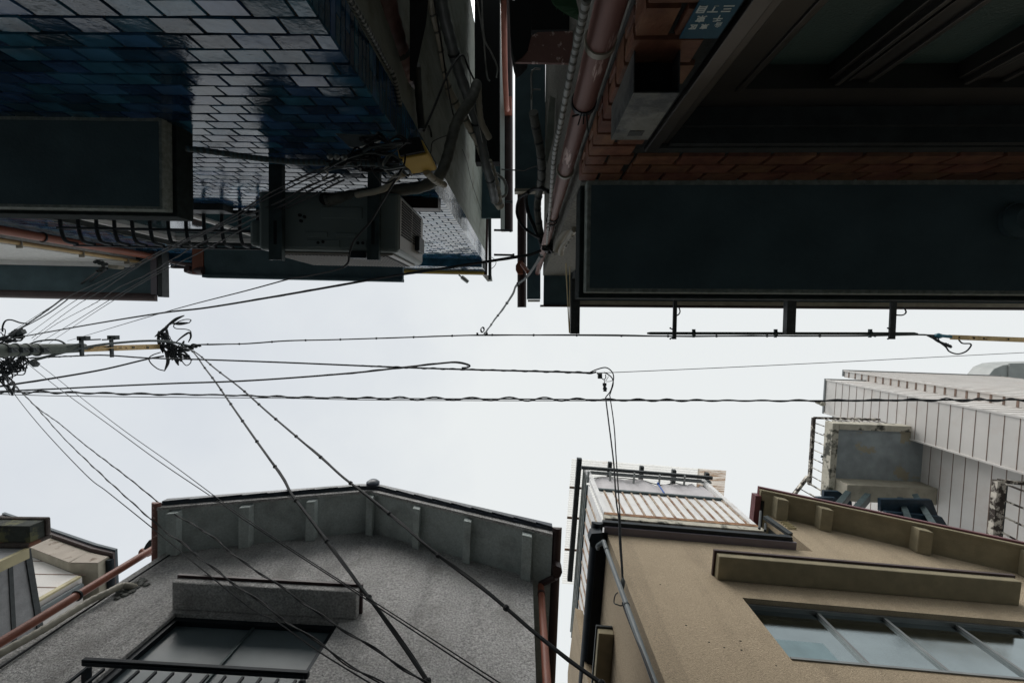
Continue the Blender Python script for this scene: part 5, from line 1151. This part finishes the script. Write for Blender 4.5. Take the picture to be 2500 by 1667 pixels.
Z1 = D(385, 846); Ztop = XP / Z1.x
b = MB(); b.rod((p1.x + .02, p1.y + .02, zt - .15), (p1.x + .02, U(385, 846, Ztop).y, Ztop), .13, .13); part('extension_arm', b, M['yarm'], UP)
b = MB(); b.rod((p1.x + .085, p1.y + .03, zt + .0), (p1.x + .085, p1.y + .03, zt + .85), .02, .14); part('strap', b, M['yarm'], UP)
for px in (223, 260, 281, 293, 325, 360):
    dd = D(px, 848); q_ = dd * ((XP + .1) / dd.x); q = MB(); q.tube([q_ - Vector((.01, 0, 0)), q_ + Vector((.03, 0, 0))], .022, 8); part('bolt', q, M['iron'], UP)
for (px, y0, y1) in ((186, 824, 866), (260, 822, 868)):
    dd = D(px, 845); q_ = dd * (XP / dd.x); za = q_.z; q = MB(); q.rod((q_.x + .12, U(px, y0, za).y, za), (q_.x + .12, U(px, y1 + 4, za).y, za), .05, .06); 
    q.box(WORLD, q_.x + .05, q_.x + .25, U(px, y0, za).y - .03, U(px, y0 + 7, za).y, za - .03, za + .08); q.rod((q_.x + .2, U(px, y0 + 6, za).y, za), (q_.x + .2 , U(px, y0 + 6, za).y, za + (.35 if px < 200 else -.3)), .03)
    part('cross_clamp', q, M['iron'], UP)
# cluster at the top of the pole
ZA = Ztop
tangle('cable_tangle', 'knot of black splices and cable loops at the end of the yellow pole arm', [(390, 810, 440, 880, ZA, 13, 9), (395, 845, 470, 850, ZA, 12, 8), (405, 865, 465, 875, ZA, 12, 6), (455, 845, 490, 845, ZA, 4, 5)], .017, M['cable'], 21, 6)
SP = thing('cable_splices', 'thick black cable splices fanning above the end of the pole arm', 'cable splices', tuple(U(420, 800, ZA)))
for i, pts in enumerate(([(386, 812), (388, 835), (398, 862)], [(405, 795), (408, 815), (412, 850), (420, 865)], [(402, 800), (418, 788), (432, 778), (450, 770)], [(420, 790), (440, 790), (462, 788)], [(378, 822), (400, 805), (412, 795)], [(400, 850), (410, 880), (402, 905)], [(425, 855), (430, 878), (436, 892)], [(430, 835), (445, 822), (462, 812), (466, 822), (460, 835)], [(440, 862), (455, 870), (462, 872)], [(418, 850), (425, 862), (420, 880)])):
    P_ = catmull([U(x, y, ZA + .1 * math.sin(i)) for x, y in pts], 5); n_ = len(P_); q = MB(); q.tube(P_, [.012 + .030 * math.sin(math.pi * min(1, max(0, (k / (n_ - 1)))) ) * (1 if i not in (7,) else .5) for k in range(n_)], 7); part('splice', q, M['cable'], SP, smooth=True)
pipe('cable_loop', [(462, 788, ZA), (466, 781, ZA), (452, 780, ZA), (434, 786, ZA), (424, 795, ZA), (430, 802, ZA), (455, 804, ZA), (466, 810, ZA), (464, 825, ZA)], .012, M['cable'], 'thin black loops hanging beside the upper splices', 'cable')
pipe('cable_loop', [(402, 905, ZA), (385, 900, ZA), (368, 886, ZA), (364, 874, ZA), (374, 866, ZA), (392, 860, ZA)], .014, M['cable'], 'round black cable loop below the end of the pole arm', 'cable')
pipe('cable_loop', [(440, 860, ZA), (444, 880, ZA), (455, 892, ZA), (466, 884, ZA), (464, 872, ZA)], .012, M['cable'], 'small cable loop right of the splices', 'cable')
ZQ = 8.5
tangle('cable_tangle', 'dense nest of black cable loops at the left border below the pole', [(-20, 880, 60, 900, ZQ, 20, 15), (-10, 930, 55, 870, ZQ, 18, 9), (-20, 870, 30, 960, ZQ, 16, 7), (10, 880, 66, 885, ZQ, 16, 6)], .011, M['cable'], 33, 6)
tangle('cable_tangle', 'black cable ends and loops above the pole at the left border', [(-20, 835, 60, 822, ZQ, 8, 8), (-20, 828, 40, 834, ZQ, 6, 6), (-10, 790, 12, 830, ZQ, 12, 4), (15, 822, 55, 800, ZQ, 7, 4)], .011, M['cable'], 35, 6)
pipe('cable_loop', [(70, 790, ZQ), (50, 788, ZQ), (28, 781, ZQ), (14, 783, ZQ), (7, 795, ZQ), (6, 810, ZQ)], .014, M['cable'], 'black cable arching at the left border above the pole', 'cable')
for (x, y, x2, y2, i) in ((30, 822, 46, 806, 0), (46, 815, 58, 808, 1), (78, 882, 90, 892, 2)):
    q = MB(); q.rod(U(x, y, ZQ), U(x2, y2, ZQ), .08, .09); single('splice_box', q, M['iron'], ('larger black splice box on the wires above the pole', 'smaller black splice box on the wires above the pole', 'black clip hanging on a thin wire below the pole')[i], 'splice box')
# cables bound to the pole
for i, pts in enumerate(([(60, 880), (130, 862), (200, 846), (260, 838), (340, 832), (400, 834), (450, 845)], [(0, 882), (20, 860), (45, 845), (75, 833), (120, 830), (143, 842), (140, 856), (130, 864)], [(20, 880), (60, 858), (110, 850), (150, 845), (180, 838)])):
    P_ = pxline(pts, 8.6, ZA if i == 0 else 9.2); P_ = catmull([p + Vector((.16, 0, 0)) for p in P_], 6); q = MB(); q.tube(P_, (.028, .018, .016)[i], 7)
    single('bound_cable', q, M['cableg'], ('thick grey cable following the pole out to the arm end', 'grey cable looped once round the pole', 'thin grey cable lying on the pole shaft')[i], 'cable', smooth=True)
# ================================================================== cables
def cable(label, px, Z0, Z1, r, twist=0.0, tw_r=None, wl=.6, ties=0, m='cable', group=None, cat='cable', name='cable', amp=0.0, sub=6):
    pts = catmull(pxline(px, Z0, Z1), sub)
    b = MB()
    if amp:
        pts = [p + Vector((0, 0, 0)) for p in pts]
    t = thing(name, label, cat, tuple(pts[0]), group)
    b.tube(pts, r, 6); part('strand', b, M[m], t, smooth=True)
    if twist:
        # resample and wind a second strand round the first
        Ls = [0]
        for a, c in zip(pts, pts[1:]): Ls.append(Ls[-1] + (c - a).length)
        n = max(8, min(700, int(Ls[-1] / wl * 9))); P = []; j = 0
        for i in range(n + 1):
            l = Ls[-1] * i / n
            while j < len(Ls) - 2 and Ls[j + 1] < l: j += 1
            f = (l - Ls[j]) / max(Ls[j + 1] - Ls[j], 1e-6); p = pts[j].lerp(pts[j + 1], f); T = (pts[j + 1] - pts[j]).normalized()
            u = T.cross(Vector((0, 0, 1))).normalized(); v = u.cross(T); a = 2 * math.pi * l / wl + 1.3 * math.sin(l * .9) + .8 * math.sin(l * .37 + 1)
            P.append(p + (u * math.cos(a) + v * math.sin(a)) * twist * (.75 + .35 * math.sin(l * .55 + 2) + .15 * math.sin(l * 2.3)))
        q = MB(); q.tube(P, tw_r or r, 6); part('strand', q, M[m], t, smooth=True)
    if ties:
        Ls = [0]
        for a, c in zip(pts, pts[1:]): Ls.append(Ls[-1] + (c - a).length)
        for k in range(ties):
            l = Ls[-1] * (k + .7) / ties; j = max(i for i in range(len(Ls)) if Ls[i] <= l); j = min(j, len(pts) - 2)
            f = (l - Ls[j]) / max(Ls[j + 1] - Ls[j], 1e-6); p = pts[j].lerp(pts[j + 1], f); T = (pts[j + 1] - pts[j]).normalized()
            q = MB(); q.tube([p - T * r * 1.5, p - T * r * .6, p + T * r * .6, p + T * r * 1.5], [r * 1.05, r * 1.5 + twist * .3, r * 1.5 + twist * .3, r * 1.05], 6); part('tie', q, M[m], t)
    return t
cable('thick tied cable from the pole arm across the sky to the laundry pole', [(455, 846), (488, 841), (600, 839), (700, 832), (820, 829), (1008, 823), (1163, 818), (1300, 818), (1414, 818.5), (1525, 819.5), (1638, 820.6), (1900, 820), (2098, 820), (2244, 817), (2276, 820), (2320, 819)], ZA, 8.6, .016, .016, .010, 3.4, 18)
cable('beaded cable from the pole to the small insulator over the lane', [(60, 877), (71, 874), (185, 869), (256, 867), (363, 874), (506, 878), (700, 885), (913, 894), (1077, 900), (1300, 906), (1379, 908), (1438, 910), (1456, 908)], 9.0, 6.6, .015, .012, .008, .32, 0)
cable('black cable from the left border up to the knot at the arm end', [(-30, 947), (0, 943), (137, 922), (256, 901), (357, 877), (400, 869)], 9.0, ZA, .022, .012, .012, 3)
cable('cable from the left border ending in a small loop over the lane', [(-30, 957), (0, 955), (137, 949), (244, 943.6), (417, 936), (566, 931), (700, 923), (868, 909.6), (981, 897), (1083, 886), (1115, 884), (1137, 888), (1147, 893), (1140, 897), (1127, 898)], 9.0, 7.2, .016, .012, .009, .9, 0)
cable('straight messenger cable with a wavy cable lashed to it, crossing the whole picture', [(-30, 957), (137, 958), (357, 962), (536, 964), (749, 970), (1047, 973), (1300, 974), (1528, 976), (1900, 978), (2217, 976), (2540, 976)], 9.0, 9.0, .012, .032, .016, .68, 0)
cable('thin wire just below the wavy cable', [(-30, 961), (0, 962), (137, 966), (380, 969), (700, 972), (900, 976), (1300, 978), (1800, 978), (2100, 979), (2540, 975)], 9.2, 9.0, .008)
cable('left of the two thick tied cables from the pole arm down over the grey house', [(440, 846), (470, 858), (500, 898), (523, 928), (540, 952), (573, 1000), (622, 1070), (686, 1160), (710, 1203), (740, 1243), (791, 1310), (844, 1382), (880, 1432), (916, 1478), (945, 1519), (993, 1587), (1047, 1667), (1100, 1745)], ZA, 2.6, .014, .012, .007, 2.2, 14)
cable('right of the two thick tied cables from the pole arm down over the grey house', [(440, 846), (477, 860), (527, 901), (587, 947), (649, 1002), (716, 1059), (790, 1122), (838, 1165), (890, 1204), (943, 1247), (990, 1286), (1047, 1337), (1118, 1391), (1196, 1450), (1255, 1500), (1307, 1545), (1394, 1614), (1468, 1667), (1560, 1735)], ZA, 2.5, .014, .012, .007, 2.2, 16)
cable('leftmost thin wire slanting down across the grey house', [(9, 919), (39, 967), (104, 1047), (208, 1157), (262, 1200), (369, 1286), (488, 1385), (611, 1483), (674, 1516), (779, 1590), (904, 1667), (980, 1715)], 8.6, 2.5, .0048)
cable('twisted drop wire next to the leftmost thin wire', [(5, 905), (15, 922), (80, 985), (149, 1062), (197, 1110), (253, 1163), (319, 1223), (387, 1283), (447, 1328), (530, 1394), (600, 1444), (704, 1519), (791, 1578), (868, 1632), (928, 1667), (1010, 1715)], 8.6, 2.5, .0048, .010, .0048, .62)
cable('twisted drop wire leaving the thick bundle and crossing the grey house window hood', [(5, 905), (80, 985), (143, 1032), (208, 1086), (313, 1166), (387, 1226), (447, 1267), (506, 1301), (596, 1373), (665, 1417), (728, 1462), (814, 1522), (868, 1554), (928, 1593), (1041, 1667), (1120, 1720)], 8.6, 2.5, .0055, .008, .005, .5)
cable('lower of the close pair of thin wires across the grey gable', [(65, 886), (149, 952), (268, 1038), (387, 1125), (530, 1221), (596, 1268), (719, 1349), (838, 1426), (916, 1477), (1045, 1562), (1205, 1667), (1280, 1715)], 9.0, 2.6, .0052)
cable('upper of the close pair of thin wires across the grey gable', [(60, 866), (113, 903), (191, 965), (298, 1047), (417, 1131), (533, 1217), (596, 1262), (719, 1344), (838, 1421), (916, 1470), (1050, 1556), (1222, 1667), (1300, 1717)], 9.0, 2.6, .0045)
cable('thick wire from the pole up to the narrow gap between the houses', [(0, 832), (30, 826), (98, 814), (250, 787), (402, 763), (506, 751), (700, 719), (957, 674), (1106, 652), (1255, 628), (1300, 620), (1345, 600)], 8.6, 3.0, .011, .006, .006, .8)
cable('fine wire rising from the pole to the underside of the air conditioner', [(165, 832), (200, 822), (402, 762), (600, 710), (707, 681), (749, 674), (838, 653), (853, 620)], 9.0, 2.2, .0045)
cable('cable hanging under the air conditioner up to the yellow box', [(838, 653), (850, 640), (853, 620), (862, 592), (880, 568), (905, 540), (935, 490), (965, 440), (985, 412)], 2.2, 1.9, .0048)
Lr = [('upper wire of the bundle to the white house bracket', [(18, 823), (68, 790), (128, 748), (191, 698), (238, 662)], 8.6, 5.1, .010, .008),
      ('lower wire of the bundle to the white house bracket', [(20, 815), (70, 792), (130, 757), (214, 692), (262, 656)], 8.6, 5.1, .008, 0),
      ('topmost wire of the fan running to the air conditioner wall', [(39, 803), (149, 734), (268, 677), (402, 608), (536, 546), (631, 488), (720, 440), (790, 410)], 8.6, 1.9, .0034, .0026),
      ('second wire of the fan running to the air conditioner wall', [(60, 822), (167, 745), (298, 668), (447, 591), (566, 536), (631, 496), (720, 452), (800, 415)], 8.6, 1.9, .0034, 0),
      ('third, twisted wire of the fan running to the air conditioner wall', [(77, 826), (179, 751), (247, 710), (328, 656), (417, 608), (506, 567), (631, 515), (730, 468), (820, 425)], 8.6, 1.9, .0031, .005),
      ('fourth, twisted wire of the fan running to the air conditioner wall', [(80, 832), (134, 793), (232, 740), (286, 704), (357, 671), (432, 626), (506, 585), (631, 528), (740, 476), (830, 430)], 8.6, 1.9, .0031, .005),
      ('lowest wire of the fan running to the air conditioner wall', [(119, 838), (208, 778), (286, 728), (381, 671), (491, 614), (631, 540), (750, 484), (840, 440)], 9.0, 1.9, .0031, .0026)]
for i, (lb, px, z0_, z1_, r_, tw) in enumerate(Lr):
    cable(lb, px, z0_, z1_, r_, tw, r_ * .8, .5, m='cable')
cable('hair-thin wire beside the lowest wire of the fan', [(95, 838), (210, 768), (286, 721), (420, 643)], 9.0, 4, .004)
# insulator station
IS = thing('insulator', 'small pulley insulators with cable loops hanging over the lane', 'insulator', tuple(U(1475, 920, 6.5)))
q = MB(); q.box(WORLD, U(1468, 0, 6.5).x, U(1478, 0, 6.5).x, U(0, 908, 6.5).y, U(0, 920, 6.5).y, 6.5, 6.56); part('clevis', q, M['iron'], IS)
q = MB(); q.tube(catmull([U(1469, 918, 6.5), U(1470, 924, 6.5), U(1475, 926, 6.5), U(1479, 921, 6.5), U(1478, 914, 6.5)], 4), .007, 6); part('hook', q, M['iron'], IS, smooth=True)
q = MB(); q.tube([U(1475, 926, 6.5), U(1476, 936, 6.5)], .006, 6); q.tube([U(1476, 935, 6.5), U(1476, 941, 6.5), U(1476, 943, 6.5), U(1477, 949, 6.5), U(1477, 952, 6.5), U(1477, 955, 6.5)], [.03, .03, .018, .035, .022, .03], 10); part('spool', q, M['iron'], IS, smooth=True)
q = MB(); q.lump(U(1459, 911, 6.5), .016); part('clip', q, M['iron'], IS)
for pts in ([(1438, 910), (1456, 902), (1478, 897), (1492, 905), (1498, 918), (1496, 936), (1490, 955), (1480, 968), (1478.5, 972)], [(1475, 909), (1485, 914), (1495, 924), (1497, 938), (1492, 954), (1488, 966)], [(1478, 930), (1484, 922), (1485, 918)], [(1479, 931), (1488, 931), (1496, 928)]):
    q = MB(); q.tube(catmull([U(x, y, 6.5) for x, y in pts], 6), .009 if len(pts) > 5 else .004, 6); part('loop', q, M['cable'], IS, smooth=True)
cable('left of the pair of drop wires from the insulator to the beige house', [(1478.5, 970), (1487, 1038), (1498, 1128), (1504, 1217), (1511, 1267), (1513, 1325), (1517, 1372), (1520, 1415)], 6.5, 4.5, .0095, .004, .006, .4)
cable('right of the pair of drop wires from the insulator to the beige house', [(1489, 966), (1499, 1038), (1504, 1113), (1510, 1202), (1514, 1267), (1516, 1325), (1519, 1372), (1521, 1415)], 6.5, 4.5, .0075, .003, .005, .4)
q = MB(); q.tube([U(1520, 1410, 4.5), U(1521, 1418, 4.48), U(1520, 1428, 4.45), U(1521, 1436, 4.42)], [.012, .024, .022, .01], 8); single('wire_anchor', q, M['iron'], 'black anchor clamp where the drop wires reach the beige wall corner', 'clamp', smooth=True)
cable('long thin wire from the insulator to the right border', [(1478, 909), (1498, 909), (1900, 891), (2434, 864), (2540, 859)], 6.5, 8.0, .0052)
cable('doubled drop cord from the thick cable to the brown downpipe', [(1180, 817), (1184, 814), (1205, 784), (1224, 759), (1251, 720), (1260, 698), (1285, 677), (1313, 638), (1331, 608), (1345, 595)], 8.8, 2.9, .011, .009, .009, 1.4, 6, m='cableg')
q = MB()
for k in range(3): q.tube(catmull([U(1177 + 4 * math.cos(a) + k, 806 + 6 * math.sin(a) - k, 8.8) for a in [i * math.pi / 4 for i in range(9)]], 3), .006, 5)
single('wire_coil', q, M['cable'], 'little coil of wire where the drop cord leaves the thick cable', 'wire coil')
q = MB(); q.lump(U(1186, 815, 8.8), .05, (1, 1, .6)); q.tube([U(1165, 812, 8.8), U(1166, 820, 8.8)], .022, 6); single('cable_clamp', q, M['cable'], 'black clamp gripping the thick cable beside the little coil', 'clamp')
cable('short thin wire across the sky slit', [(1225, 414), (1260, 416), (1280, 417), (1290, 412), (1312, 405)], 4.6, 3.6, .006)
cable('small wire loop at the right corner of the blue house roof', [(1200, 628), (1208, 634), (1211, 642), (1207, 650), (1200, 656)], 6.0, 6.0, .004)
q = MB(); q.tube([U(1127, 676, 6.4), U(1136, 683, 6.4), U(1143, 689, 6.4)], [.03, .03, .026], 8); q.tube([U(1120, 671, 6.4), U(1129, 678, 6.4)], .012, 6); single('roof_lamp', q, M['steel'], 'small rod-like fitting under the roof edge of the blue house', 'lamp', smooth=True)
q = MB(); q.prism([U(x, y, 6.35) for x, y in ((1178, 672), (1200, 672), (1202, 686), (1190, 687))], Vector((0, 0, .05))); single('gutter_end', q, M['white'], 'white bracket end at the roof corner of the blue house', 'bracket')
# steel arm at right border
AR = thing('perforated_arm', 'yellowish perforated steel arm with a blue cap entering from the right', 'steel arm', tuple(U(2400, 824, 8.6)))
q = MB(); q.rod(U(2322, 823, 8.6), U(2560, 832, 8.6), .09, .05); part('bar', q, M['yarm'], AR)
for x in (2342, 2378, 2402, 2462):
    p = U(x, 824 + (x - 2342) * .035, 8.574); q = MB(); q.tube([p, p + Vector((0, 0, -.004))], .018, 8); part('hole', q, M['deep'], AR)
q = MB(); q.tube([U(2302, 820, 8.6), U(2322, 822, 8.6)], .03, 8); q.lump(U(2291, 820, 8.6), .07, (1, .9, .9)); part('blue_cap', q, mat('teal_cap', (.02, .10, .14), .4), AR, smooth=True)
pipe('cable_loop', [(2262, 818, 8.6), (2285, 830, 8.6), (2308, 846, 8.6), (2318, 858, 8.6), (2338, 864, 8.6), (2358, 858, 8.6), (2370, 845, 8.6), (2368, 839, 8.6), (2350, 838, 8.6), (2341, 830, 8.6)], .013, M['cable'], 'black cable loop drooping below the steel arm at the right', 'cable')
tangle('cable_tangle', 'frayed cable ends beside the steel arm at the right', [(2275, 822, 2322, 848, 8.6, 3, 4), (2308, 838, 2322, 846, 8.6, 2, 3)], .012, M['cable'], 51)
